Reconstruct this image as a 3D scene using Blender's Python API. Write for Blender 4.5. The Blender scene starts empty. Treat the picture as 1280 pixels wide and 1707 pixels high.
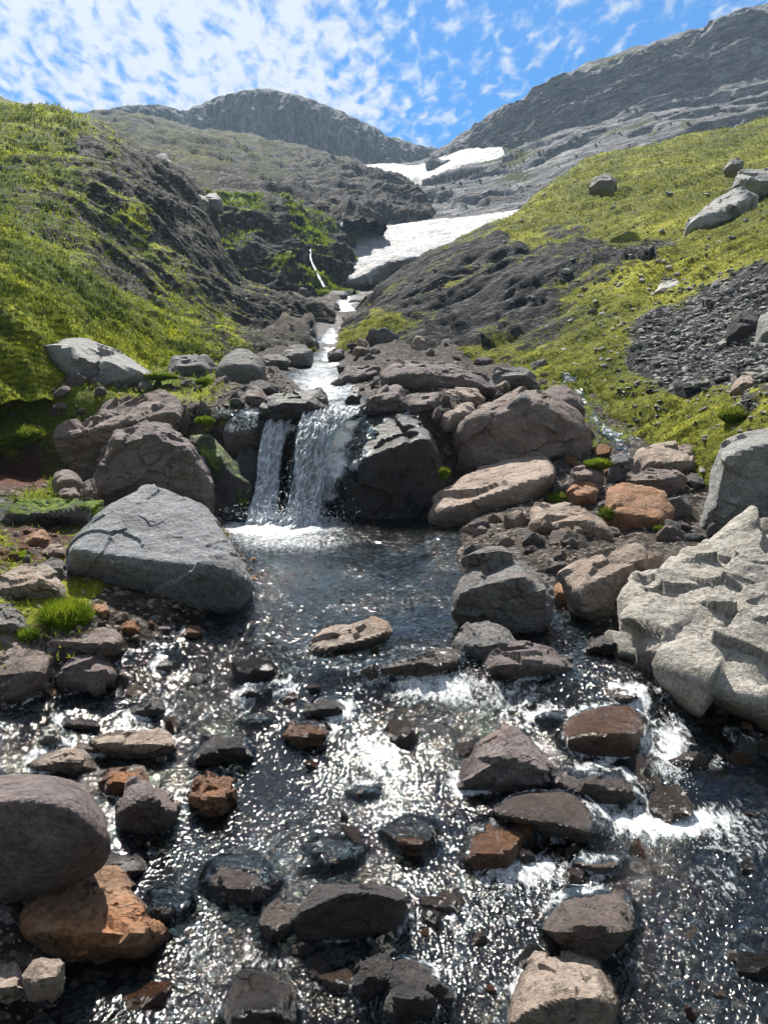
import bpy, bmesh, math, random
import numpy as np
from mathutils import Vector
from mathutils.bvhtree import BVHTree

# ------------------------------------------------------------------ camera, sky, sun, exposure
SC = bpy.context.scene
COL = SC.collection
R = math.radians
PITCH = R(6.8)            # camera looks slightly down the valley floor
CAMZ = 1.7
cam_d = bpy.data.cameras.new("camera")
cam_d.sensor_fit = 'HORIZONTAL'; cam_d.sensor_width = 36.0; cam_d.lens = 36.0
cam_d.clip_start = 0.05; cam_d.clip_end = 5000
cam = bpy.data.objects.new("camera", cam_d); COL.objects.link(cam)
cam.location = (0, 0, CAMZ); cam.rotation_euler = (math.pi/2 - PITCH, 0, 0)
SC.camera = cam

SUN_EL, SUN_AZ = R(52), R(-13)      # azimuth measured from the view direction, minus = to the left
world = bpy.data.worlds.new("World"); SC.world = world; world.use_nodes = True
wt = world.node_tree; wt.nodes.clear()
def N(t, typ, **kw):
    n = t.nodes.new(typ)
    for k, v in kw.items():
        if k == 'inp':
            for a, b in v.items(): n.inputs[a].default_value = b
        else: setattr(n, k, v)
    return n
def L(t, a, b): t.links.new(a, b)
def math_node(t, op, a, b=None, clamp=False):
    n = t.nodes.new('ShaderNodeMath'); n.operation = op; n.use_clamp = clamp
    for i, x in enumerate((a, b)):
        if x is None: continue
        if isinstance(x, (int, float)): n.inputs[i].default_value = x
        else: t.links.new(x, n.inputs[i])
    return n.outputs[0]
def ramp(t, fac, stops, interp='LINEAR'):
    n = t.nodes.new('ShaderNodeValToRGB'); n.color_ramp.interpolation = interp
    el = n.color_ramp.elements
    while len(el) < len(stops): el.new(0.5)
    for e, (p, c) in zip(el, stops):
        e.position = p
        e.color = (c, c, c, 1) if isinstance(c, (int, float)) else (*c, 1)
    if fac is not None: t.links.new(fac, n.inputs[0])
    return n.outputs[0]
def mixc(t, fac, a, b, mode='MIX'):
    n = t.nodes.new('ShaderNodeMix'); n.data_type = 'RGBA'; n.blend_type = mode
    for i, x in ((0, fac), (6, a), (7, b)):
        if isinstance(x, (int, float)): n.inputs[i].default_value = x
        elif isinstance(x, tuple): n.inputs[i].default_value = (*x, 1)
        else: t.links.new(x, n.inputs[i])
    return n.outputs[2]
def noise(t, vec, scale, detail=4, rough=0.55, dist=0.0, lac=2.0):
    n = t.nodes.new('ShaderNodeTexNoise')
    n.inputs['Scale'].default_value = scale; n.inputs['Detail'].default_value = detail
    n.inputs['Roughness'].default_value = rough; n.inputs['Distortion'].default_value = dist
    n.inputs['Lacunarity'].default_value = lac
    if vec is not None: t.links.new(vec, n.inputs['Vector'])
    return n.outputs[0]

sky = N(wt, 'ShaderNodeTexSky', sky_type='NISHITA', sun_disc=False, sun_elevation=SUN_EL, sun_rotation=SUN_AZ,
        altitude=900, air_density=1.0, dust_density=0.25, ozone_density=4.0)
tc = N(wt, 'ShaderNodeTexCoord')
sep = N(wt, 'ShaderNodeSeparateXYZ'); L(wt, tc.outputs['Generated'], sep.inputs[0])
zc = math_node(wt, 'MAXIMUM', sep.outputs[2], 0.03); zc = math_node(wt, 'ADD', zc, 0.10)
comb = N(wt, 'ShaderNodeCombineXYZ')
L(wt, math_node(wt, 'DIVIDE', sep.outputs[0], zc), comb.inputs[0])
L(wt, math_node(wt, 'DIVIDE', sep.outputs[1], zc), comb.inputs[1])
mp = N(wt, 'ShaderNodeMapping'); L(wt, comb.outputs[0], mp.inputs[0])
mp.inputs['Rotation'].default_value = (0, 0, R(38)); mp.inputs['Scale'].default_value = (1.0, 0.55, 1); mp.inputs['Location'].default_value = (5.6, 2.2, 0)
cover = noise(wt, mp.outputs[0], 0.75, 2, 0.5)
flake = noise(wt, mp.outputs[0], 23.0, 3, 0.5, 0.4)
fine = noise(wt, mp.outputs[0], 48, 4, 0.6)
m1 = math_node(wt, 'MULTIPLY', cover, 1.75)
m2 = math_node(wt, 'ADD', m1, math_node(wt, 'MULTIPLY', flake, 1.45))
m3 = math_node(wt, 'ADD', m2, math_node(wt, 'MULTIPLY', fine, 0.42))
CLOUD_LO, CLOUD_HI = 1.50, 2.04
cl = N(wt, 'ShaderNodeMapRange', interpolation_type='SMOOTHSTEP'); L(wt, m3, cl.inputs[0])
cl.inputs[1].default_value = CLOUD_LO; cl.inputs[2].default_value = CLOUD_HI
cl.inputs[3].default_value = 0.0; cl.inputs[4].default_value = 0.93
hs = N(wt, 'ShaderNodeHueSaturation', inp={'Saturation': 1.45, 'Value': 1.0}); L(wt, sky.outputs[0], hs.inputs['Color'])
bg_sky = N(wt, 'ShaderNodeBackground', inp={'Strength': 0.058}); L(wt, hs.outputs[0], bg_sky.inputs[0])
bg_cl = N(wt, 'ShaderNodeBackground', inp={'Strength': 0.37}); bg_cl.inputs[0].default_value = (0.93, 0.97, 1.0, 1)
above = N(wt, 'ShaderNodeMapRange'); L(wt, sep.outputs[2], above.inputs[0]); above.inputs[1].default_value = -0.01; above.inputs[2].default_value = 0.02
mx = N(wt, 'ShaderNodeMixShader'); L(wt, math_node(wt, 'MULTIPLY', cl.outputs[0], above.outputs[0]), mx.inputs[0]); L(wt, bg_sky.outputs[0], mx.inputs[1]); L(wt, bg_cl.outputs[0], mx.inputs[2])
wo = N(wt, 'ShaderNodeOutputWorld'); L(wt, mx.outputs[0], wo.inputs[0])

sun_d = bpy.data.lights.new("sun", 'SUN'); sun_d.energy = 5.0; sun_d.angle = R(0.55); sun_d.color = (1.0, 0.95, 0.87)
sun = bpy.data.objects.new("sun", sun_d); COL.objects.link(sun)
sdir = Vector((math.sin(SUN_AZ)*math.cos(SUN_EL), math.cos(SUN_AZ)*math.cos(SUN_EL), math.sin(SUN_EL)))
sun.rotation_euler = sdir.to_track_quat('Z', 'Y').to_euler(); sun.location = sdir*60

SC.view_settings.view_transform = 'Standard'; SC.view_settings.look = 'None'
SC.view_settings.exposure = 1.2; SC.view_settings.gamma = 1.0; SC.view_settings.use_curve_mapping = False
SC.render.engine = 'CYCLES'
SC.cycles.use_denoising = True
SC.cycles.max_bounces = 5; SC.cycles.diffuse_bounces = 2; SC.cycles.glossy_bounces = 2; SC.cycles.transparent_max_bounces = 10
SC.cycles.volume_bounces = 0
SC.cycles.sample_clamp_indirect = 4.0; SC.cycles.caustics_reflective = False; SC.cycles.caustics_refractive = False

# ------------------------------------------------------------------ helpers
rs = np.random.RandomState(7)
random.seed(7)
_T = rs.rand(64, 64, 64).astype(np.float32)*2 - 1
def vnoise(p):
    i = np.floor(p).astype(np.int64); f = (p - i).astype(np.float32); f = f*f*f*(f*(f*6-15)+10)
    i &= 63; j = (i+1) & 63
    x0, y0, z0 = i[..., 0], i[..., 1], i[..., 2]; x1, y1, z1 = j[..., 0], j[..., 1], j[..., 2]
    fx, fy, fz = f[..., 0], f[..., 1], f[..., 2]
    a = _T[x0, y0, z0]*(1-fx)+_T[x1, y0, z0]*fx; b = _T[x0, y1, z0]*(1-fx)+_T[x1, y1, z0]*fx
    c = _T[x0, y0, z1]*(1-fx)+_T[x1, y0, z1]*fx; d = _T[x0, y1, z1]*(1-fx)+_T[x1, y1, z1]*fx
    e = a*(1-fy)+b*fy; g = c*(1-fy)+d*fy
    return e*(1-fz)+g*fz
_M = np.array([[0.80, 0.36, -0.48], [-0.60, 0.48, -0.64], [0.0, 0.80, 0.60]])
_M0 = np.array([[0.5, 0.707, -0.5], [-0.707, 0.0, -0.707], [-0.5, 0.707, 0.5]])
def fbm(p, octv=4, gain=0.5, ridged=False):
    p = (np.asarray(p, dtype=np.float64) @ _M0) + 3.7; s = 0; a = 1.0; tot = 0
    for _ in range(octv):
        n = vnoise(p)
        if ridged: n = 1 - 2*np.abs(n)
        s = s + a*n; tot += a; a *= gain; p = (p @ _M)*2.02 + 17.3
    return s/tot
def sstep(a, b, x):
    t = np.clip((x-a)/(b-a), 0, 1); return t*t*(3-2*t)

CP, SP = math.cos(PITCH), math.sin(PITCH)
def px2w(u, v, Y):
    """point at forward distance Y seen along the line of sight of photo pixel (u, v)"""
    u = np.asarray(u, float); v = np.asarray(v, float); Y = np.asarray(Y, float)
    xr = (u-640)/1280; yr = (853.5-v)/1280
    s = Y/(CP + yr*SP)
    return np.stack([s*xr, Y+0*s, CAMZ + s*(yr*CP-SP)], -1)
def w2px(P):
    x, y, z = P[..., 0], P[..., 1], P[..., 2]-CAMZ
    d = np.maximum(y*CP - z*SP, 1e-3); up = y*SP + z*CP
    return 640+1280*x/d, 853.5-1280*up/d

def pchip(x, y, xi):
    """monotone cubic along axis 0; y may be 2-D"""
    x = np.asarray(x, float); y = np.asarray(y, float); one = y.ndim == 1
    if one: y = y[:, None]
    h = np.diff(x)[:, None]; dl = np.diff(y, axis=0)/h; n = len(x)
    m = np.zeros_like(y)
    if n == 2: m[:] = dl[0]
    else:
        w1 = 2*h[1:]+h[:-1]; w2 = h[1:]+2*h[:-1]
        same = dl[1:]*dl[:-1] > 0
        with np.errstate(all='ignore'):
            hm = (w1+w2)/(w1/dl[:-1]+w2/dl[1:])
        m[1:-1] = np.where(same, hm, 0); m[0] = dl[0]; m[-1] = dl[-1]
    k = np.clip(np.searchsorted(x, xi, side='right')-1, 0, n-2)
    t = ((xi - x[k])/h[k, 0])[:, None]; hh = h[k]
    t = np.clip(t, -0.5, 1.5)
    r = y[k]*(2*t**3-3*t**2+1) + hh*m[k]*(t**3-2*t**2+t) + y[k+1]*(-2*t**3+3*t**2) + hh*m[k+1]*(t**3-t**2)
    return r[:, 0] if one else r

def tag(o, label=None, cat=None, group=None, kind=None):
    if label: o['label'] = label
    if cat: o['category'] = cat
    if group: o['group'] = group
    if kind: o['kind'] = kind
    return o
def mesh_np(name, V, F, attrs=None, smooth=True):
    """V (n,3); F (m,3) or (m,4)"""
    me = bpy.data.meshes.new(name)
    V = np.ascontiguousarray(V, dtype=np.float32); F = np.ascontiguousarray(F, dtype=np.int32)
    k = F.shape[1]
    me.vertices.add(len(V)); me.vertices.foreach_set('co', V.ravel())
    me.loops.add(F.size); me.loops.foreach_set('vertex_index', F.ravel())
    me.polygons.add(len(F)); me.polygons.foreach_set('loop_start', np.arange(0, F.size, k, dtype=np.int32))
    me.polygons.foreach_set('use_smooth', np.full(len(F), smooth))
    for an, av in (attrs or {}).items():
        a = me.attributes.new(an, 'FLOAT', 'POINT'); a.data.foreach_set('value', np.ascontiguousarray(av, dtype=np.float32).ravel())
    me.update(calc_edges=True); me.validate()
    return me
def add_obj(name, me, mat=None, loc=(0, 0, 0), parent=None):
    o = bpy.data.objects.new(name, me); COL.objects.link(o); o.location = loc
    if mat is not None and not me.materials: me.materials.append(mat)
    if parent: o.parent = parent
    return o
def grid_faces(nr, nc, keep=None):
    i = np.arange(nr*nc).reshape(nr, nc)
    F = np.stack([i[:-1, :-1], i[:-1, 1:], i[1:, 1:], i[1:, :-1]], -1).reshape(-1, 4)
    if keep is not None: F = F[keep.reshape(-1)]
    return F
def compact(V, F, attrs):
    used = np.unique(F); mp_ = np.full(len(V), -1, dtype=np.int64); mp_[used] = np.arange(len(used))
    return V[used], mp_[F], {k: np.asarray(a).ravel()[used] for k, a in attrs.items()}
def grid_normals(P):
    du = np.gradient(P, axis=1); dv = np.gradient(P, axis=0)
    n = np.cross(du, dv); l = np.linalg.norm(n, axis=-1, keepdims=True); n = n/np.maximum(l, 1e-9)
    return n
def loft(rows, nu, subs):
    """rows of (u, v, Y) from near to far -> grid of surface points, with the photo coordinates of the bare surface"""
    s = np.linspace(0, 1, nu); A = []
    for r in rows:
        r = np.array(r, float); t = (r[:, 0]-r[0, 0])/(r[-1, 0]-r[0, 0])
        A.append(np.stack([r[0, 0]+s*(r[-1, 0]-r[0, 0]), pchip(t, r[:, 1], s), pchip(t, np.log(r[:, 2]), s)], -1))
    A = np.stack(A)                                     # rows, nu, 3
    d = np.mean(np.abs(np.diff(A[..., 1], axis=0)), axis=1)+8
    tau = np.concatenate([[0], np.cumsum(d)])
    ti = np.concatenate([np.linspace(tau[i], tau[i+1], n, endpoint=False) for i, n in enumerate(subs)]+[[tau[-1]]])
    B = pchip(tau, A.reshape(len(rows), -1), ti).reshape(len(ti), nu, 3)
    P = px2w(B[..., 0], B[..., 1], np.exp(B[..., 2]))
    return P, B[..., 0], B[..., 1]
def shepard(U, V, pts, power=2.2):
    """land cover read at known spots, spread over the surface"""
    num = 0; den = 0
    for (u, v, g) in pts:
        w = 1.0/((U-u)**2+((V-v)*1.4)**2+60.0)**power; num = num+w*g; den = den+w
    return num/den

# ------------------------------------------------------------------ materials
def new_mat(name):
    m = bpy.data.materials.new(name); m.use_nodes = True; t = m.node_tree; t.nodes.clear()
    out = N(t, 'ShaderNodeOutputMaterial'); return m, t, out
def attr(t, name): return N(t, 'ShaderNodeAttribute', attribute_name=name).outputs['Fac']
def bump(t, h, dist, strength=1.0, normal=None):
    b = N(t, 'ShaderNodeBump', inp={'Distance': dist, 'Strength': strength}); L(t, h, b.inputs['Height'])
    if normal is not None: L(t, normal, b.inputs['Normal'])
    return b.outputs[0]

def rock_mat(name, c1, c2, lichen=0.35, rust=0.25, rustc=(0.30, 0.15, 0.08), sc=1.0, lichenc=(0.46, 0.46, 0.43)):
    m, t, out = new_mat(name)
    co = N(t, 'ShaderNodeTexCoord'); oi = N(t, 'ShaderNodeObjectInfo')
    off = N(t, 'ShaderNodeVectorMath', operation='SCALE'); off.inputs[3].default_value = 37.0
    cmb = N(t, 'ShaderNodeCombineXYZ'); L(t, oi.outputs['Random'], cmb.inputs[0]); L(t, oi.outputs['Random'], cmb.inputs[2])
    L(t, cmb.outputs[0], off.inputs[0])
    add = N(t, 'ShaderNodeVectorMath', operation='ADD'); L(t, co.outputs['Object'], add.inputs[0]); L(t, off.outputs[0], add.inputs[1])
    P = add.outputs[0]
    big = noise(t, P, 2.2*sc, 5, 0.6, 0.4); mid = noise(t, P, 9*sc, 8, 0.68); fin = noise(t, P, 45*sc, 5, 0.7)
    st = N(t, 'ShaderNodeMapping'); L(t, P, st.inputs[0]); st.inputs['Rotation'].default_value = (R(24), R(14), 0); st.inputs['Scale'].default_value = (1.2, 1.2, 4.5)
    strata = noise(t, st.outputs[0], 2.4*sc, 6, 0.66, 1.2)
    f = math_node(t, 'ADD', math_node(t, 'MULTIPLY', big, 0.40), math_node(t, 'MULTIPLY', mid, 0.35))
    f = math_node(t, 'ADD', f, math_node(t, 'MULTIPLY', strata, 0.25))
    f = ramp(t, f, [(0.38, 0.0), (0.61, 1.0)])
    colr = mixc(t, f, c1, c2)
    rmask = ramp(t, noise(t, P, 3.1*sc, 6, 0.65, 0.8), [(0.60-0.22*rust, 0.0), (0.78-0.2*rust, min(1, 0.25+rust))])
    colr = mixc(t, rmask, colr, rustc)
    lsel = math_node(t, 'MULTIPLY', ramp(t, noise(t, P, 13*sc, 7, 0.72, 0.6), [(0.63-0.12*lichen, 0.0), (0.70-0.12*lichen, 1.0)]), min(0.85, 0.15+lichen))
    colr = mixc(t, lsel, colr, lichenc)
    wv = N(t, 'ShaderNodeVectorMath', operation='ADD'); L(t, P, wv.inputs[0])
    nv = N(t, 'ShaderNodeTexNoise', inp={'Scale': 3.0*sc, 'Detail': 5.0}); L(t, P, nv.inputs['Vector'])
    nvs = N(t, 'ShaderNodeVectorMath', operation='SCALE'); nvs.inputs[3].default_value = 0.45; L(t, nv.outputs['Color'], nvs.inputs[0]); L(t, nvs.outputs[0], wv.inputs[1])
    vo = N(t, 'ShaderNodeTexVoronoi', feature='DISTANCE_TO_EDGE', inp={'Scale': 2.6*sc}); L(t, wv.outputs[0], vo.inputs['Vector'])
    crk = ramp(t, vo.outputs['Distance'], [(0.0, 0.0), (0.016, 1.0)])
    crk = math_node(t, 'MAXIMUM', crk, ramp(t, noise(t, P, 1.9*sc, 3), [(0.36, 0.0), (0.44, 1.0)]))
    colr = mixc(t, 1.0, colr, ramp(t, crk, [(0.0, 0.45), (1.0, 1.0)]), 'MULTIPLY')
    sv = N(t, 'ShaderNodeTexVoronoi', feature='F1', inp={'Scale': 7.0*sc}); L(t, wv.outputs[0], sv.inputs['Vector'])
    spot = math_node(t, 'MULTIPLY', ramp(t, sv.outputs['Distance'], [(0.17, 1.0), (0.24, 0.0)]), ramp(t, noise(t, P, 1.3*sc, 4, 0.6), [(0.50, 0.0), (0.60, 0.55*min(1, 0.4+lichen))]))
    colr = mixc(t, spot, colr, lichenc)
    dark = ramp(t, fin, [(0.32, 0.42), (0.54, 1.0)])
    colr = mixc(t, 1.0, colr, dark, 'MULTIPLY')
    # moss cushions and wetness come from per-vertex masks of the rock itself
    mo = math_node(t, 'ADD', attr(t, 'moss'), math_node(t, 'MULTIPLY', math_node(t, 'SUBTRACT', mid, 0.5), 1.3))
    mo = math_node(t, 'MULTIPLY', ramp(t, mo, [(0.42, 0.0), (0.58, 1.0)]), ramp(t, attr(t, 'moss'), [(0.02, 0.0), (0.15, 1.0)]))
    mcol = mixc(t, ramp(t, noise(t, P, 16, 4), [(0.35, 0.0), (0.65, 1.0)]), (0.035, 0.075, 0.008), (0.16, 0.22, 0.015))
    colr = mixc(t, mo, colr, mcol)
    wet = math_node(t, 'MULTIPLY', attr(t, 'wet'), 1.0, True)
    colw = mixc(t, 1.0, colr, (0.36, 0.33, 0.31), 'MULTIPLY')
    colr = mixc(t, wet, colr, colw)
    h = math_node(t, 'ADD', math_node(t, 'MULTIPLY', mid, 1.0), math_node(t, 'MULTIPLY', strata, 0.35))
    h = math_node(t, 'ADD', h, math_node(t, 'MULTIPLY', crk, 0.45))
    h = math_node(t, 'ADD', h, math_node(t, 'MULTIPLY', fin, 0.22))
    h = math_node(t, 'ADD', h, math_node(t, 'MULTIPLY', mo, 0.5))
    b = N(t, 'ShaderNodeBsdfPrincipled'); L(t, colr, b.inputs['Base Color'])
    rr = N(t, 'ShaderNodeMapRange'); L(t, wet, rr.inputs[0]); rr.inputs[3].default_value = 0.72; rr.inputs[4].default_value = 0.20
    L(t, rr.outputs[0], b.inputs['Roughness']); L(t, math_node(t, 'ADD', math_node(t, 'MULTIPLY', wet, 0.45), 0.10), b.inputs['Specular IOR Level'])
    L(t, bump(t, h, 0.075/sc, 0.95), b.inputs['Normal'])
    L(t, b.outputs[0], out.inputs[0]); return m

M = {}
M['grey'] = rock_mat('grey_rock', (0.107, 0.102, 0.102), (0.240, 0.230, 0.222), 0.35, 0.12)
M['pale'] = rock_mat('pale_grey_rock', (0.182, 0.182, 0.182), (0.364, 0.364, 0.347), 0.55, 0.08)
M['cream'] = rock_mat('cream_rock', (0.258, 0.236, 0.209), (0.536, 0.499, 0.439), 0.35, 0.18, (0.354, 0.258, 0.193))
M['brown'] = rock_mat('brown_rock', (0.134, 0.107, 0.098), (0.293, 0.239, 0.211), 0.25, 0.3, (0.293, 0.162, 0.109))
M['purple'] = rock_mat('purple_grey_rock', (0.115, 0.093, 0.093), (0.255, 0.217, 0.211), 0.25, 0.25, (0.261, 0.152, 0.118))
M['tan'] = rock_mat('tan_rock', (0.217, 0.168, 0.134), (0.433, 0.357, 0.299), 0.2, 0.35, (0.389, 0.227, 0.140))
M['orange'] = rock_mat('orange_rock', (0.222, 0.128, 0.076), (0.408, 0.258, 0.169), 0.15, 0.6, (0.373, 0.178, 0.089))
M['dark'] = rock_mat('dark_rock', (0.036, 0.034, 0.036), (0.097, 0.089, 0.089), 0.1, 0.25, (0.115, 0.071, 0.044))
M['rust'] = rock_mat('rusty_rock', (0.131, 0.065, 0.038), (0.303, 0.152, 0.082), 0.1, 0.6, (0.357, 0.162, 0.065))
M['slate'] = rock_mat('slate_rock', (0.125, 0.130, 0.140), (0.300, 0.310, 0.325), 0.5, 0.10, (0.20, 0.14, 0.10))
M['white'] = rock_mat('white_rock', (0.373, 0.364, 0.337), (0.577, 0.569, 0.533), 0.3, 0.15)

def land_mat(name, g1, g2, g3, r1, r2, r3, sc, bd, aniso=None):
    """hillside: bare rock and earth with moss and grass over it; the cover mask is a vertex attribute"""
    m, t, out = new_mat(name)
    geo = N(t, 'ShaderNodeNewGeometry'); P = geo.outputs['Position']
    Q = P
    if aniso:
        cq = N(t, 'ShaderNodeCombineXYZ'); L(t, attr(t, 'sx'), cq.inputs[0]); L(t, attr(t, 'sy'), cq.inputs[1]); L(t, attr(t, 'sz'), cq.inputs[2])
        Q = cq.outputs[0]
    n1 = noise(t, Q, 0.9*sc, 7, 0.68, 0.3); n2 = noise(t, P, 4.5*sc, 8, 0.7); n3 = noise(t, P, 0.25*sc, 4, 0.6)
    n4 = noise(t, Q, 3.0*sc, 8, 0.72, 0.4)
    g = attr(t, 'grass')
    e = math_node(t, 'ADD', g, math_node(t, 'MULTIPLY', math_node(t, 'SUBTRACT', n1, 0.5), 1.5))
    e = math_node(t, 'ADD', e, math_node(t, 'MULTIPLY', math_node(t, 'SUBTRACT', n2, 0.5), 0.8))
    gm = ramp(t, e, [(0.40, 0.0), (0.56, 1.0)])
    hue = math_node(t, 'ADD', math_node(t, 'MULTIPLY', n3, 0.5), math_node(t, 'MULTIPLY', n2, 0.3))
    hue = math_node(t, 'ADD', hue, math_node(t, 'MULTIPLY', n1, 0.2))
    gcol = ramp(t, hue, [(0.38, g1), (0.50, g2), (0.60, g3)])
    gcol = mixc(t, 1.0, gcol, ramp(t, noise(t, P, 11*sc, 5, 0.7), [(0.34, 0.35), (0.56, 1.0)]), 'MULTIPLY')
    rcol = ramp(t, n4, [(0.32, r1), (0.50, r2), (0.70, r3)])
    sp = N(t, 'ShaderNodeTexVoronoi', feature='F1'); L(t, P, sp.inputs['Vector']); sp.inputs['Scale'].default_value = 11.0*sc
    stone = ramp(t, N_sep(t, sp.outputs['Color']), [(0.72, 0.0), (0.98, 0.8)])
    rcol = mixc(t, math_node(t, 'MULTIPLY', stone, attr(t, 'scree')), rcol, (0.24, 0.232, 0.226))
    soil = attr(t, 'soil'); rcol = mixc(t, soil, rcol, (0.11, 0.045, 0.03))
    colr = mixc(t, gm, rcol, gcol)
    wet = attr(t, 'wet')
    colr = mixc(t, wet, colr, mixc(t, 1.0, colr, (0.45, 0.40, 0.36), 'MULTIPLY'))
    h = math_node(t, 'ADD', math_node(t, 'MULTIPLY', n2, 0.7), math_node(t, 'MULTIPLY', n4, 1.0))
    h = math_node(t, 'ADD', h, math_node(t, 'MULTIPLY', sp.outputs['Distance'], -0.35))
    b = N(t, 'ShaderNodeBsdfPrincipled'); L(t, colr, b.inputs['Base Color'])
    rr = N(t, 'ShaderNodeMapRange'); L(t, wet, rr.inputs[0]); rr.inputs[3].default_value = 0.85; rr.inputs[4].default_value = 0.30
    L(t, rr.outputs[0], b.inputs['Roughness']); b.inputs['Specular IOR Level'].default_value = 0.04
    L(t, bump(t, h, bd, 0.9), b.inputs['Normal'])
    L(t, b.outputs[0], out.inputs[0]); return m
def N_sep(t, c):
    s = N(t, 'ShaderNodeSeparateColor'); L(t, c, s.inputs[0]); return s.outputs[0]

MOSS = ((0.022, 0.038, 0.009), (0.100, 0.128, 0.018), (0.34, 0.355, 0.022))
M['hill_left'] = land_mat('left_slope', *MOSS, (0.010, 0.010, 0.009), (0.028, 0.026, 0.020), (0.075, 0.070, 0.060), 0.8, 0.10)
M['hill_right'] = land_mat('right_slope', (0.030, 0.038, 0.009), (0.130, 0.145, 0.020), (0.29, 0.285, 0.03), (0.006, 0.007, 0.008), (0.020, 0.021, 0.023), (0.090, 0.089, 0.088), 0.8, 0.10,
                           ((R(20), R(-28), R(0)), (0.45, 1.6, 2.6)))
M['ledge'] = land_mat('ledge_slope', (0.04, 0.075, 0.012), (0.13, 0.19, 0.02), (0.24, 0.29, 0.025), (0.0099, 0.0112, 0.0099), (0.0279, 0.0273, 0.0223), (0.0682, 0.0620, 0.0558), 0.4, 0.3)
M['hill_mid'] = land_mat('far_slope', (0.016, 0.022, 0.008), (0.060, 0.066, 0.016), (0.14, 0.125, 0.032), (0.010, 0.009, 0.009), (0.034, 0.029, 0.026), (0.16, 0.145, 0.13), 0.28, 0.5)
M['mount_right'] = land_mat('scree_slope', (0.05, 0.06, 0.02), (0.09, 0.10, 0.03), (0.13, 0.13, 0.04), (0.040, 0.041, 0.046), (0.175, 0.175, 0.182), (0.48, 0.475, 0.47), 0.25, 1.3,
                            ((R(10), R(-14), R(0)), (0.5, 1.0, 2.4)))
M['cliff'] = land_mat('cliff_rock', (0.045, 0.055, 0.02), (0.08, 0.09, 0.03), (0.11, 0.12, 0.04), (0.045, 0.049, 0.056), (0.155, 0.160, 0.168), (0.38, 0.38, 0.38), 0.25, 1.2,
                      ((0, 0, 0), (1.6, 1.6, 0.45)))
M['ground'] = land_mat('stream_bank', (0.05, 0.07, 0.012), (0.13, 0.16, 0.02), (0.24, 0.25, 0.025), (0.014, 0.012, 0.010), (0.045, 0.037, 0.031), (0.12, 0.10, 0.086), 2.2, 0.05)

def snow_material():
    m, t, out = new_mat('old_snow')
    geo = N(t, 'ShaderNodeNewGeometry'); P = geo.outputs['Position']
    d = noise(t, P, 0.5, 8, 0.72, 0.8)
    colr = ramp(t, d, [(0.36, (0.17, 0.168, 0.168)), (0.62, (0.36, 0.365, 0.372))])
    b = N(t, 'ShaderNodeBsdfPrincipled', inp={'Roughness': 0.75}); L(t, colr, b.inputs['Base Color'])
    L(t, bump(t, noise(t, P, 1.3, 6, 0.65), 0.5, 0.9), b.inputs['Normal']); L(t, b.outputs[0], out.inputs[0]); return m
M['snow'] = snow_material()

def grass_material(name, c1, c2, c3, sc=0.5, trans=0.5):
    m, t, out = new_mat(name)
    geo = N(t, 'ShaderNodeNewGeometry'); P = geo.outputs['Position']
    c = ramp(t, math_node(t, 'ADD', math_node(t, 'MULTIPLY', noise(t, P, sc, 4, 0.6), 0.65), math_node(t, 'MULTIPLY', noise(t, P, sc*9, 3), 0.35)), [(0.36, c1), (0.5, c2), (0.64, c3)])
    d = N(t, 'ShaderNodeBsdfDiffuse'); tr = N(t, 'ShaderNodeBsdfTranslucent'); L(t, c, d.inputs[0]); L(t, c, tr.inputs[0])
    s = N(t, 'ShaderNodeMixShader', inp={0: trans}); L(t, d.outputs[0], s.inputs[1]); L(t, tr.outputs[0], s.inputs[2]); L(t, s.outputs[0], out.inputs[0]); return m
M['grass'] = grass_material('slope_grass', (0.024, 0.046, 0.010), (0.115, 0.150, 0.018), (0.37, 0.385, 0.024), 0.7)
M['meadow'] = grass_material('meadow_grass', (0.05, 0.060, 0.013), (0.150, 0.160, 0.023), (0.28, 0.27, 0.035))
M['tuft'] = grass_material('bright_grass', (0.05, 0.09, 0.010), (0.13, 0.19, 0.015), (0.27, 0.31, 0.02), 6)

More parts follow.
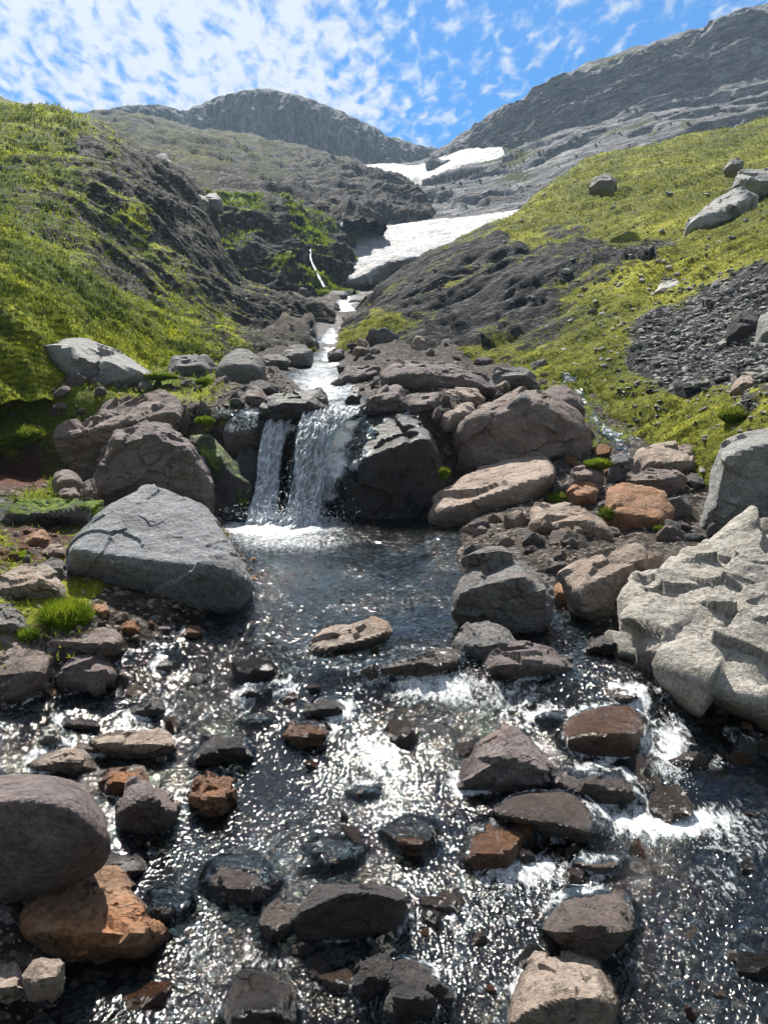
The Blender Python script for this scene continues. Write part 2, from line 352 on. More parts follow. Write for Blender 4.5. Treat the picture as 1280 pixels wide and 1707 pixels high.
def water_mat(name, foam_gain=1.0, ripple=1.0, transp=(0.58, 0.76, 0.89), rough=0.06, flow=(1.0, 0.55, 1.0)):
    m, t, out = new_mat(name)
    geo = N(t, 'ShaderNodeNewGeometry'); P = geo.outputs['Position']
    st = N(t, 'ShaderNodeMapping'); L(t, P, st.inputs[0]); st.inputs['Scale'].default_value = flow
    w1, w2 = attr(t, 'w1'), attr(t, 'w2')
    h = math_node(t, 'MULTIPLY', noise(t, st.outputs[0], 80, 2, 0.5, 0.3), math_node(t, 'MULTIPLY', w1, 0.0088))
    h = math_node(t, 'ADD', h, math_node(t, 'MULTIPLY', noise(t, st.outputs[0], 38, 2, 0.5, 0.3), math_node(t, 'MULTIPLY', w2, 0.0185)))
    w3 = math_node(t, 'SUBTRACT', 1.0, math_node(t, 'ADD', w1, w2))
    h = math_node(t, 'ADD', h, math_node(t, 'MULTIPLY', noise(t, st.outputs[0], 17, 2, 0.5, 0.3), math_node(t, 'MULTIPLY', w3, 0.052)))
    nb = bump(t, math_node(t, 'MULTIPLY', h, math_node(t, 'ADD', attr(t, 'turb'), 0.05)), ripple, 1.0)
    fr = N(t, 'ShaderNodeFresnel', inp={'IOR': 1.36}); L(t, nb, fr.inputs['Normal'])
    gl = N(t, 'ShaderNodeBsdfGlossy', inp={'Roughness': rough}); gl.inputs[0].default_value = (1, 1, 1, 1); L(t, nb, gl.inputs['Normal'])
    tr = N(t, 'ShaderNodeBsdfTransparent'); tr.inputs[0].default_value = (*transp, 1)
    w = N(t, 'ShaderNodeMixShader'); L(t, fr.outputs[0], w.inputs[0]); L(t, tr.outputs[0], w.inputs[1]); L(t, gl.outputs[0], w.inputs[2])
    fo = attr(t, 'foam')
    e = math_node(t, 'ADD', math_node(t, 'MULTIPLY', fo, foam_gain), math_node(t, 'MULTIPLY', math_node(t, 'SUBTRACT', noise(t, st.outputs[0], 34, 5, 0.75, 0.8), 0.5), 1.9))
    fm = math_node(t, 'MULTIPLY', ramp(t, e, [(0.40, 0.0), (0.95, 1.0)]), ramp(t, fo, [(0.0, 0.0), (0.3, 0.92)]))
    # foam is a loose mass of bubbles: light entering from above spreads through it
    nsc = N(t, 'ShaderNodeVectorMath', operation='SCALE'); nsc.inputs[3].default_value = 0.55; L(t, nb, nsc.inputs[0])
    nad = N(t, 'ShaderNodeVectorMath', operation='ADD'); nad.inputs[1].default_value = (0, 0, 0.6); L(t, nsc.outputs[0], nad.inputs[0])
    nno = N(t, 'ShaderNodeVectorMath', operation='NORMALIZE'); L(t, nad.outputs[0], nno.inputs[0])
    fd = N(t, 'ShaderNodeBsdfDiffuse'); fd.inputs[0].default_value = (0.86, 0.89, 0.91, 1); L(t, nno.outputs[0], fd.inputs['Normal'])
    ft = N(t, 'ShaderNodeBsdfTranslucent'); ft.inputs[0].default_value = (0.80, 0.84, 0.87, 1)
    fx = N(t, 'ShaderNodeMixShader', inp={0: 0.25}); L(t, fd.outputs[0], fx.inputs[1]); L(t, ft.outputs[0], fx.inputs[2])
    s = N(t, 'ShaderNodeMixShader'); L(t, fm, s.inputs[0]); L(t, w.outputs[0], s.inputs[1]); L(t, fx.outputs[0], s.inputs[2])
    L(t, s.outputs[0], out.inputs[0]); return m
M['water'] = water_mat('stream_water')
M['fall'] = water_mat('falling_water', 2.1, 1.2, flow=(1.3, 1.0, 0.22))
def drop_mat():
    m, t, out = new_mat('spray_drops')
    b = N(t, 'ShaderNodeBsdfPrincipled', inp={'Roughness': 0.15}); b.inputs['Base Color'].default_value = (0.85, 0.89, 0.92, 1); L(t, b.outputs[0], out.inputs[0]); return m
M['drop'] = drop_mat()

# ------------------------------------------------------------------ the stream's course: water level, edges, banks
_up = [(10.0, 690), (12, 660), (16, 622), (20, 600), (25, 563), (30, 531), (45, 497), (56, 480), (75, 455), (95, 400), (120, 380)]
WT = [(0.4, -0.10), (1.2, -0.05), (2.0, 0.0), (2.8, 0.09), (3.2, 0.13), (3.6, 0.22), (3.82, 0.28), (4.08, 0.40), (5.0, 0.455), (6.0, 0.48), (9.6, 0.50)]
WT_far = [(Y, float(px2w(560, v, Y)[2])) for Y, v in _up]
_wt = np.array(WT); _wf = np.array(WT_far)
def W_near(Y): return pchip(_wt[:, 0], _wt[:, 1], np.clip(Y, 0.4, 9.6).ravel()).reshape(np.shape(Y))
def W_far(Y): return pchip(_wf[:, 0], _wf[:, 1], np.clip(Y, 10.0, 120).ravel()).reshape(np.shape(Y))
def wob(x, Y): return (0.30*np.sin(1.9*x+0.4)+0.14*np.sin(4.3*x+2)+0.10*x)*sstep(1.2, 3.2, Y)*sstep(8.0, 5.5, Y)
def W_xy(x, Y): return np.where(np.asarray(Y) < 9.8, W_near(np.asarray(Y)+wob(x, Y)), W_far(np.asarray(Y)))
def W_at(Y):
    Y = np.asarray(Y, float); return np.where(Y < 9.8, W_near(Y), W_far(Y))
_gt = np.array([(0.4, -0.10), (2.0, 0.0), (3.6, 0.22), (4.1, 0.40), (6.0, 0.48), (7.2, 0.50), (8.2, 0.66), (9.5, 0.98), (11, 1.45), (12.5, 1.95), (16, 2.65), (20, 3.3), (25, 4.4), (40, 8)])
_ct = np.concatenate([_wt, [[10.05, 0.52], [10.45, 1.60]], _wf[1:]])
def lvl_step(Y): return pchip(_ct[:, 0], _ct[:, 1], np.clip(Y, 0.4, 120).ravel()).reshape(np.shape(Y))
def lvl_gentle(Y): return pchip(_gt[:, 0], _gt[:, 1], np.clip(Y, 0.4, 40).ravel()).reshape(np.shape(Y))
_edge = np.array([(0.4, -1.2, 2.2), (1.2, -1.05, 1.9), (2.0, -0.95, 1.75), (2.8, -1.15, 1.8), (3.3, -1.9, 1.9), (3.7, -2.0, 1.75), (4.2, -1.45, 1.35), (5.0, -1.15, 1.1), (6, -1.08, 0.62), (7.5, -1.5, 0.72), (9.2, -2.0, 0.9),
                  (10, -1.75, -0.02), (12, -1.55, -0.1), (16, -2.2, -0.4), (20, -2.0, -0.8), (25, -2.2, -1.05), (30, -2.3, -0.95), (45, -2.3, -0.6), (60, -3, 2), (120, -4, 8)])
def edges(Y):
    Y = np.clip(np.asarray(Y, float), 0.4, 120); r = pchip(_edge[:, 0], _edge[:, 1:], Y.ravel())
    return r[:, 0].reshape(Y.shape), r[:, 1].reshape(Y.shape)
def G(x, Y):
    """bare ground height beside and under the stream"""
    x = np.asarray(x, float); Y = np.asarray(Y, float)
    xl, xr = edges(Y)
    dl = np.maximum(xl-x, 0); dr = np.maximum(x-xr, 0); d = np.maximum(dl, dr)
    ins = np.minimum(x-xl, xr-x)
    shift = 1.0*sstep(-2.0, -4.0, x)
    base = lvl_step(Y-shift+wob(x, Y))
    wgt = sstep(0.6, 2.6, x)
    base = base*(1-wgt) + np.maximum(lvl_gentle(Y), 0)*wgt
    far = sstep(9, 14, Y)
    rise = (0.20*(1-np.exp(-d/0.35)) + 0.08*np.minimum(d, 6))*(1-0.3*far)*(1-0.75*wgt)
    dep = np.where(Y < 9.7, 0.20, 0.12) * sstep(0.0, 0.6, ins) * (1 - 0.5*sstep(12, 20, Y))
    return base + rise - 0.03 - np.where(ins > 0, dep, 0)
def ray_ground(u, v, Ymin=0.9, Ymax=60):
    Ys = np.exp(np.linspace(math.log(Ymin), math.log(Ymax), 1400)); p = px2w(np.full_like(Ys, u), np.full_like(Ys, v), Ys)
    xl, xr = edges(Ys); inch = (p[:, 0] > xl) & (p[:, 0] < xr)
    g = np.where(inch, np.maximum(G(p[:, 0], Ys), W_xy(p[:, 0], Ys)), G(p[:, 0], Ys))
    k = np.nonzero(p[:, 2] <= g)[0]
    return float(Ys[k[0]]) if len(k) else 30.0

# ------------------------------------------------------------------ hills and mountains
LOFTS = {}
def hill(name, rows, nu, subs, disp, cover, mat, label, scree=0.6, extra=None, gb=0.0, tilt=((1, 0, 0), (0, 1, 0), (0, 0, 1))):
    P, U, V = loft(rows, nu, subs)
    n = grid_normals(P); g = shepard(U, V, cover) if isinstance(cover, list) else cover(U, V, P)
    d = disp(P, U, V, g); P2 = P + n*d[..., None]
    n2 = grid_normals(P2)
    g2 = g + gb + 0.34*fbm(P/2.3, 3) + 0.6*(n2[..., 2]-n[..., 2])
    at = {'grass': np.clip(g2, 0, 1), 'scree': np.full(g.shape, scree), 'soil': np.zeros(g.shape), 'wet': np.zeros(g.shape)}
    S = P2@np.array(tilt, float).T; at['sx'], at['sy'], at['sz'] = S[..., 0], S[..., 1], S[..., 2]
    if extra: extra(at, P2, U, V, n2)
    me = mesh_np(name, P2.reshape(-1, 3), grid_faces(*P.shape[:2]), {k: a.ravel() for k, a in at.items()})
    o = add_obj(name, me, mat); tag(o, label=label, kind='structure')
    LOFTS[name] = (P2, n2, at['grass'], U, V)
    return o

def tilted(P, a, b, c): return np.stack([P@np.array(a), P@np.array(b), P@np.array(c)], -1)

# near slope on the stream's left
rowsB = [
 [(-420, 860, 8.5), (-100, 730, 9.8), (0, 705, 10.8), (100, 692, 11.8), (250, 680, 13.8), (400, 650, 17), (500, 630, 21), (552, 620, 25)],
 [(-420, 640, 10), (-100, 545, 11.5), (0, 535, 12.5), (100, 562, 13.5), (250, 603, 15.5), (400, 590, 18.5), (500, 578, 22.5), (552, 572, 26)],
 [(-420, 420, 17), (-100, 360, 20), (0, 360, 21), (130, 385, 22), (250, 435, 23), (330, 485, 24), (420, 540, 25), (500, 560, 26), (552, 562, 27.2)],
 [(-420, 230, 27), (-100, 235, 29), (0, 255, 30), (130, 265, 31), (225, 315, 31), (300, 385, 31), (360, 440, 30), (420, 488, 29), (500, 516, 28), (556, 538, 28.5)],
 [(-420, 110, 45), (-100, 155, 45), (0, 172, 45), (130, 196, 45), (220, 252, 43), (290, 300, 41), (340, 348, 39), (378, 412, 36), (430, 466, 34), (490, 486, 32), (535, 505, 31.3), (560, 524, 31)],
 [(-420, 150, 75), (-100, 190, 75), (0, 205, 72), (130, 240, 70), (220, 300, 66), (290, 360, 60), (340, 410, 55), (380, 470, 48), (430, 520, 42), (500, 560, 38), (560, 575, 35)]]
coverB = [(50, 200, .62), (0, 250, .65), (50, 300, .6), (150, 250, .3), (200, 300, .15), (250, 330, .1), (300, 370, .05), (350, 410, .1), (60, 380, .6), (20, 450, .9), (80, 470, .95), (150, 520, .9), (220, 570, .97),
          (150, 430, .38), (230, 450, .32), (300, 520, .5), (250, 540, .8), (350, 560, .5), (320, 450, .3), (400, 480, .12), (450, 520, .05), (500, 550, .03), (430, 560, .08), (390, 575, .55), (100, 330, .5), (200, 380, .42),
          (20, 550, .85), (-200, 400, .7), (-200, 250, .6), (540, 560, .1), (290, 585, .9), (110, 235, .55), (0, 400, .85)]
def dispB(P, U, V, g):
    k = 1 + 0.9*np.exp(-(((U-260)/110)**2+((V-330)/70)**2)) + 0.5*sstep(380, 470, U)
    d = 0.75*fbm(P/4.5, 4) + 0.24*k*fbm(tilted(P, (.7, .2, -.5), (.2, .9, .3), (.6, -.1, .9))/np.array([2.6, 1.1, 0.8]), 5, 0.55, True)
    d += 0.055*fbm(P/0.55, 4, 0.6) + 0.10*fbm(P*np.array([.5, .5, 2.4])/0.9, 3)
    return d*sstep(7.5, 10.5, P[..., 1])
hill('hillside_left', rowsB, 380, [18, 104, 96, 72, 8], dispB, coverB, M['hill_left'], 'steep mossy green hillside with dark rocky outcrops on the sunny bank', gb=0.14)

# mossy ledges beside the lower snowfield, where a thin fall runs
rowsL = [
 [(350, 560, 34), (450, 555, 38), (540, 530, 44), (590, 500, 50), (612, 470, 60)],
 [(350, 520, 36), (450, 505, 40), (530, 490, 47), (575, 474, 53), (600, 450, 64)],
 [(350, 455, 41), (440, 452, 44), (520, 440, 50), (575, 430, 56), (592, 425, 66)],
 [(350, 400, 46), (430, 405, 48), (510, 408, 54), (572, 405, 59), (588, 410, 70)],
 [(340, 350, 52), (420, 345, 54), (480, 350, 58), (545, 385, 62), (586, 402, 74)],
 [(330, 345, 70), (420, 340, 72), (480, 348, 74), (545, 385, 78), (590, 402, 88)]]
def coverL(U, V, P):
    return np.clip(0.55 + 0.45*fbm(P/np.array([7, 7, 2.2]), 3) - 0.9*np.exp(-(((U-462)/30)**2+((V-385)/45)**2)) - 0.8*np.exp(-(((U-575)/16)**2+((V-440)/50)**2)), 0, 1)
def dispL(P, U, V, g):
    return 1.1*fbm(P/5.0, 3) + 0.8*fbm(P*np.array([.35, .35, 1.0])/1.6, 3, 0.5, True) + 0.35*fbm(P/1.1, 4, 0.6)
hill('ledges', rowsL, 210, [12, 50, 50, 50, 8], dispL, coverL, M['ledge'], 'bright green mossy rock ledges with a thin fall beside the snowfield')

# brown slope further up, below the dome
rowsC = [
 [(60, 380, 60), (300, 380, 60), (420, 385, 62), (500, 400, 64), (560, 420, 66), (600, 415, 70), (650, 400, 84), (712, 390, 96)],
 [(60, 300, 75), (300, 325, 70), (420, 338, 68), (500, 362, 70), (560, 392, 72), (600, 386, 76), (650, 374, 90), (712, 366, 100)],
 [(60, 250, 110), (200, 245, 115), (300, 262, 112), (420, 285, 105), (520, 310, 102), (600, 335, 100), (650, 345, 102), (706, 352, 106)],
 [(60, 215, 160), (180, 212, 165), (300, 226, 160), (420, 246, 150), (520, 268, 142), (600, 296, 130), (650, 322, 122), (700, 344, 116)],
 [(60, 196, 200), (150, 196, 204), (300, 210, 202), (420, 232, 198), (540, 262, 190), (610, 284, 180), (660, 312, 160), (698, 340, 130)],
 [(60, 200, 240), (150, 200, 240), (300, 215, 238), (420, 238, 235), (540, 268, 230), (610, 290, 215), (660, 318, 190), (700, 350, 150)]]
coverC = [(150, 220, .6), (250, 230, .62), (350, 250, .62), (450, 270, .55), (300, 300, .5), (400, 310, .35), (500, 290, .4), (560, 285, .45), (600, 310, .2), (550, 340, .12), (480, 340, .15), (620, 360, .1), (680, 350, .1), (640, 330, .1), (580, 375, .1), (200, 270, .5), (520, 320, .2)]
def dispC(P, U, V, g):
    return 2.6*fbm(P/16, 4) + 1.0*fbm(P*np.array([.6, 1, 1.5])/5, 4, 0.55, True) + 1.5*fbm(P*np.array([.7, .7, 1.3])/6, 5, 0.55, True)*(0.4+0.9*sstep(420, 620, U)) + 0.12*fbm(P/1.6, 4, 0.6)
hill('slope_beyond', rowsC, 290, [10, 52, 56, 50, 6], dispC, coverC, M['hill_mid'], 'olive brown slope of grass and rubble below the rounded cliff', 0.7, None, 0.06)

# rounded cliff at the head of the valley
rowsD = [
 [(40, 230, 206), (140, 215, 206), (290, 230, 206), (420, 250, 203), (540, 285, 198), (640, 305, 196), (700, 300, 197), (770, 290, 200)],
 [(40, 203, 210), (140, 203, 210), (230, 212, 210), (300, 216, 210), (350, 219, 209), (450, 240, 206), (540, 264, 202), (600, 276, 200), (650, 278, 199), (700, 280, 200), (770, 276, 203)],
 [(40, 190, 214), (140, 194, 216), (230, 190, 216), (300, 196, 215), (340, 188, 214), (420, 176, 212), (480, 185, 211), (540, 205, 209), (600, 232, 207), (660, 256, 206), (720, 268, 206), (775, 270, 208)],
 [(40, 182, 222), (140, 191, 222), (200, 184, 222), (255, 179, 222), (300, 186, 221), (330, 176, 220), (375, 161, 219), (430, 153, 218), (480, 158, 217), (540, 179, 216), (600, 206, 214), (660, 233, 213), (733, 251, 212), (780, 262, 214)],
 [(40, 186, 270), (140, 194, 270), (200, 188, 270), (255, 184, 270), (300, 190, 270), (330, 180, 270), (375, 166, 270), (430, 158, 270), (480, 163, 270), (540, 184, 270), (600, 211, 265), (660, 238, 260), (733, 256, 255), (790, 268, 255)]]
def coverD(U, V, P): return np.clip(0.06 + 0.5*sstep(0.15, 0.6, fbm(P/14, 3)) , 0, 1)*0 + np.where(P[..., 1] > 219, 0.6, 0.08)
_dome = np.array(rowsD[3])
def dispD(P, U, V, g):
    col = fbm(tilted(P, (1, 0, 0), (0, 1, 0), (.12, 0, .13))/3.6, 3, 0.5, True)
    edge = sstep(270, 219, P[..., 1])
    edge = edge*(0.4+0.6*sstep(0, 16, V-np.interp(U, _dome[:, 0], _dome[:, 1])))
    return edge*(2.1*col + 2.4*fbm(P/11, 3) + 0.12*fbm(P/1.4, 3))
hill('cliff_dome', rowsD, 460, [4, 40, 40, 6], dispD, coverD, M['cliff'], 'rounded grey cliff dome with vertical fractures at the valley head', 0.2, None, 0.0, ((1.5, 0, 0), (0, 1.0, 0), (.2, 0, .3)))

# scree and cliffs above the meadow
rowsF = [
 [(660, 420, 84), (760, 410, 84), (850, 400, 80), (900, 380, 84), (1000, 320, 92), (1100, 290, 95), (1280, 255, 95), (1700, 150, 95)],
 [(675, 385, 95), (760, 372, 95), (850, 370, 92), (900, 352, 95), (1000, 292, 102), (1100, 262, 105), (1280, 232, 105), (1700, 120, 105)],
 [(690, 345, 110), (740, 325, 120), (820, 305, 125), (900, 275, 130), (1000, 243, 130), (1100, 222, 130), (1280, 186, 130), (1700, 70, 130)],
 [(712, 305, 150), (760, 282, 160), (830, 258, 162), (900, 235, 160), (970, 215, 155), (1050, 200, 152), (1150, 176, 150), (1280, 146, 146), (1700, 20, 146)],
 [(722, 280, 180), (770, 258, 178), (830, 222, 174), (880, 198, 170), (940, 168, 166), (1020, 158, 164), (1120, 130, 160), (1200, 105, 158), (1280, 88, 156), (1700, -60, 156)],
 [(735, 266, 205), (765, 247, 200), (800, 215, 194), (835, 194, 190), (872, 180, 187), (895, 155, 186), (930, 136, 184), (1000, 110, 182), (1080, 85, 180), (1160, 62, 178), (1240, 32, 176), (1280, 18, 175), (1700, -150, 172)],
 [(740, 272, 260), (770, 252, 260), (830, 200, 260), (872, 186, 260), (930, 142, 260), (1000, 116, 260), (1080, 92, 260), (1160, 68, 260), (1240, 38, 260), (1280, 24, 260), (1700, -140, 260)]]
coverF = [(850, 260, .45), (880, 240, .35), (760, 320, .12), (820, 330, .2), (870, 300, .35), (900, 300, .2), (950, 260, .1), (1000, 220, .05), (1100, 200, .05), (1250, 170, .08), (1000, 140, .1), (1050, 150, .25), (950, 170, .12), (1200, 100, .1),
          (1260, 60, .25), (1100, 90, .25), (1000, 112, .4), (900, 190, .05), (830, 210, .05), (780, 250, .03), (1150, 150, .05), (700, 350, .05), (1200, 215, .15), (1050, 240, .2)]
_sky = np.array(rowsF[5])
def dispF(P, U, V, g):
    att = 0.45+0.55*sstep(0, 22, V-np.interp(U, _sky[:, 0], _sky[:, 1]))*sstep(230, 205, P[..., 1])
    cl = sstep(148, 160, P[..., 1])*sstep(262, 205, P[..., 1])
    st = fbm(tilted(P, (.9, .3, .3), (-.3, .1, .95), (.1, 1, 0))*np.array([.05, .30, .08]), 4, 0.5, True)
    tb = P[..., 2] - 0.30*P[..., 0] + 5*fbm(P/18, 3); fr_ = (tb/8.5) % 1.0
    terr = cl*4.6*(sstep(0.0, 0.75, fr_)*(1-sstep(0.86, 1.0, fr_)) - 0.5)*(0.5+0.8*np.clip(fbm(P/25+4, 2)+0.3, 0, 1))
    outc = (1-cl)*1.5*sstep(0.15, 0.5, fbm(tilted(P, (.9, .3, .3), (-.3, .1, .95), (.1, 1, 0))*np.array([.05, .16, .06])+8, 3, 0.5, True))
    return outc + att*(terr + (0.30+cl)*2.0*st + 1.6*fbm(P/13, 4) + cl*1.6*fbm(tilted(P, (.9, 0, .5), (0, 1, 0), (.2, 0, .2))/5, 3, 0.5, True) + 0.14*fbm(P/1.7, 4, 0.6))
hill('mountain_right', rowsF, 370, [6, 44, 50, 48, 56, 6], dispF, coverF, M['mount_right'], 'grey mountainside of scree and layered cliffs above the meadow', 0.5, None, 0.14, ((.4, .13, .13), (-.3*1.7, .1, .95*1.7), (.05, .4, 0)))

# meadow slope on the stream's right with its bare rock face
rowsE = [
 [(560, 650, 20), (640, 650, 18.5), (760, 650, 16.5), (900, 680, 13.2), (980, 800, 11.0), (1060, 850, 10.2), (1180, 890, 9.0), (1300, 910, 8.0), (1700, 990, 5.6)],
 [(576, 588, 22.5), (640, 600, 20), (760, 603, 18), (900, 622, 15), (980, 692, 12.5), (1060, 735, 11), (1180, 748, 9.6), (1300, 735, 8.5), (1700, 760, 6)],
 [(582, 562, 24), (640, 535, 24), (740, 515, 23.5), (840, 520, 21), (920, 545, 18.5), (1000, 590, 15.5), (1100, 630, 13), (1200, 640, 11.5), (1300, 635, 10.5), (1700, 640, 7.5)],
 [(588, 545, 27), (650, 490, 28), (740, 445, 29), (850, 420, 28), (950, 430, 25), (1050, 455, 21), (1150, 480, 18), (1300, 480, 15), (1700, 470, 11)],
 [(592, 530, 31), (660, 470, 33), (750, 412, 36), (850, 368, 40), (930, 372, 36), (1020, 385, 31), (1100, 395, 27), (1200, 400, 23), (1300, 390, 20), (1700, 360, 15)],
 [(595, 520, 34), (665, 464, 37), (755, 406, 41), (850, 365, 46), (915, 330, 48), (1000, 310, 47), (1100, 300, 44), (1200, 295, 40), (1300, 285, 36), (1700, 230, 28)],
 [(597, 515, 36), (668, 462, 39), (758, 404, 44), (852, 363, 50), (905, 322, 58), (985, 264, 68), (1100, 238, 72), (1200, 218, 72), (1300, 193, 70), (1700, 100, 62)],
 [(600, 545, 44), (672, 490, 48), (762, 430, 54), (855, 388, 62), (910, 350, 74), (990, 292, 90), (1100, 266, 94), (1200, 246, 94), (1300, 222, 92), (1700, 130, 85)]]
coverE = [(900, 340, .9), (1000, 300, .95), (1100, 280, .95), (1200, 260, .92), (1280, 230, .9), (1000, 350, .92), (1100, 340, .92), (1250, 360, .8), (870, 380, .65), (940, 390, .5), (1050, 390, .55), (1080, 430, .3), (1200, 410, .6), (1270, 400, .62),
          (640, 520, .1), (700, 470, .05), (760, 430, .12), (820, 400, .2), (800, 480, .03), (700, 540, .12), (850, 450, .05), (950, 430, .08), (1000, 450, .15), (900, 500, .1), (800, 560, .15), (720, 580, .35), (620, 575, .7), (650, 590, .85),
          (680, 560, .5), (830, 590, .6), (900, 600, .85), (870, 540, .35), (960, 520, .5), (1000, 500, .6), (1050, 500, .75), (1100, 470, .72), (1150, 450, .62), (1200, 440, .5), (1000, 560, .6), (960, 600, .75), (1000, 620, .95),
          (980, 650, .97), (1040, 650, .5), (1040, 690, .9), (1100, 700, .75), (1200, 690, .6), (1150, 720, .7), (1100, 540, .05), (1150, 560, .0), (1200, 600, .0), (1250, 650, .08), (1250, 480, .1), (1200, 500, .1), (1100, 600, .05),
          (1150, 640, .1), (1280, 600, .03), (1250, 550, .0), (600, 550, .03), (760, 540, .08), (740, 500, .04), (1300, 300, .85), (920, 560, .4), (1090, 730, .8), (1000, 700, .95)]
coverE = [(u, v, g+0.14 if g < 0.2 and v < 590 and u < 1060 else g) for u, v, g in coverE]
def dispE(P, U, V, g):
    st = fbm(tilted(P, (.80, .35, .50), (-.50, .05, .86), (-.2, .95, 0))*np.array([.10, 1.5, .22]), 4, 0.55, True)
    rock = (1 - sstep(0.25, 0.7, g))*(1-0.85*np.exp(-(((U-1190)/170)**2+((V-580)/130)**2)))
    d = 0.55*fbm(P/5, 4) + rock*(0.24*st + 0.30*(((tilted(P, (-.50, .05, .86), (0, 1, 0), (0, 0, 1))[..., 0]*1.15 + 0.9*fbm(P/2.2, 3)) % 1.0)-0.5)) + 0.15*fbm(tilted(P, (.80, .35, .50), (-.50, .05, .86), (-.2, .95, 0))*np.array([.5, 2.0, .8]), 3, 0.5, True) + 0.22*(1-rock)*fbm(P/1.7, 3) + 0.04*fbm(P/0.35, 4, 0.6)
    return d*sstep(5, 8, P[..., 1])
def extraE(at, P, U, V, n): at['scree'] = np.clip(0.35 + 0.9*np.exp(-(((U-1190)/150)**2+((V-570)/110)**2)), 0, 1)
hill('hillside_right', rowsE, 440, [12, 58, 66, 66, 46, 46, 6], dispE, coverE, M['hill_right'], 'sloping yellow green meadow with a dark slanting rock face at its foot', 0.5, extraE, 0.15, ((.80*.22, .35*.22, .50*.22), (-.50*2.2, .05*2.2, .86*2.2), (-.1, .5, 0)))

# gully under the saddle
hill('gully', [
 [(560, 430, 88), (640, 420, 90), (720, 410, 92), (900, 400, 92)], [(570, 385, 105), (640, 372, 104), (700, 362, 104), (900, 370, 104)], [(580, 330, 140), (640, 330, 138), (700, 326, 136), (880, 320, 136)],
 [(590, 298, 184), (640, 308, 178), (700, 306, 170), (860, 280, 172)], [(590, 280, 206), (650, 276, 204), (720, 270, 204), (850, 262, 204)], [(590, 285, 260), (650, 282, 260), (720, 276, 260), (850, 268, 260)]],
 150, [14, 40, 40, 26, 6], lambda P, U, V, g: 1.0*fbm(P/9, 4) + 0.8*fbm(P/4, 4, 0.5, True), [(600, 330, .1), (700, 330, .1), (800, 330, .15)], M['mount_right'], 'rubble filled gully leading up to the saddle', 1.0)

# ------------------------------------------------------------------ snowfields
def snowfield(name, rows, nu, subs, label, amp, wl):
    P, U, V = loft(rows, nu, subs); n = grid_normals(P)
    d = amp*fbm(P/np.array([wl*1.5, wl, wl]), 4, 0.5, True) + amp*0.7*fbm(P/(wl*5), 2)
    P = P + n*d[..., None]
    o = add_obj(name, mesh_np(name, P.reshape(-1, 3), grid_faces(*P.shape[:2])), M['snow']); tag(o, label, kind='stuff'); return o
snowfield('snowfield', [
 [(592, 480, 64), (640, 476, 65), (700, 458, 67), (760, 440, 72), (850, 385, 86)],
 [(571, 478, 55.5), (600, 477, 55), (625, 467, 55.5), (655, 448, 56.5), (690, 438, 57.5), (740, 424, 59), (800, 396, 63), (862, 362, 69)],
 [(572, 470, 55), (600, 464, 54.6), (625, 450, 55), (655, 436, 56), (690, 430, 57.2), (740, 414, 59.5), (800, 386, 64), (862, 356, 70)],
 [(577, 430, 63), (620, 422, 65), (680, 408, 69), (740, 396, 71), (800, 378, 74), (864, 354, 78)],
 [(574, 396, 73), (610, 389, 76), (650, 376, 88), (700, 369, 92), (780, 362, 93), (866, 351, 90)],
 [(574, 410, 80), (610, 404, 84), (650, 388, 96), (700, 380, 102), (780, 374, 104), (862, 370, 104)]],
 200, [6, 14, 60, 50, 4], 'grey white old snowfield with an undercut edge spanning the ravine', 0.20, 1.1)
snowfield('snowfield', [
 [(600, 302, 166), (640, 310, 160), (690, 308, 152), (712, 308, 144), (760, 290, 144), (846, 268, 143)],
 [(606, 284, 172), (650, 298, 164), (690, 293, 156), (712, 299, 148), (760, 277, 148), (842, 260, 147)],
 [(604, 279, 179), (650, 286, 172), (690, 285, 166), (715, 281, 160), (760, 265, 157), (840, 253, 151)],
 [(603, 275, 188), (650, 274, 182), (690, 277, 177), (720, 268, 172), (770, 250, 168), (836, 245, 156)],
 [(603, 290, 204), (650, 288, 204), (690, 290, 203), (720, 280, 198), (770, 266, 190), (838, 258, 170)]],
 160, [6, 26, 26, 6], 'thin white snow strip in the saddle below the skyline', 0.3, 4.0)

# ------------------------------------------------------------------ valley floor
us = np.linspace(-300, 1600, 300); Yg = np.concatenate([np.exp(np.linspace(math.log(0.35), math.log(30), 320, endpoint=False)), np.exp(np.linspace(math.log(30), math.log(112), 30))])
UU, YY = np.meshgrid(us, Yg); XX = (YY+1.5*np.exp(-YY/6))*(UU-640)/1280*1.04
Z0 = G(XX, YY)
xl, xr = edges(YY); ins = np.minimum(XX-xl, xr-XX)
PP = np.stack([XX, YY, Z0], -1)
scl = np.clip(YY/6, 0.35, 5)[..., None]
cob = fbm(PP/scl/np.array([.30, .30, .30]), 4, 0.55, True)
ZZ = Z0 + scl[..., 0]*(0.035*cob + 0.05*fbm(PP/scl/1.3, 3))*np.where(ins > 0, 0.8, 1.3)
cliffy = sstep(0.25, 0.7, np.abs(np.gradient(Z0, axis=0)/np.gradient(YY, axis=0)))
ZZ = ZZ + cliffy*0.10*fbm(PP/0.5, 4) + sstep(14, 24, YY)*np.where(ins > -0.2, 0.04, 1.0)*0.5*fbm(PP/1.6, 4, 0.55, True)
PG = np.stack([XX, YY, ZZ], -1); Ug, Vg = w2px(PG)
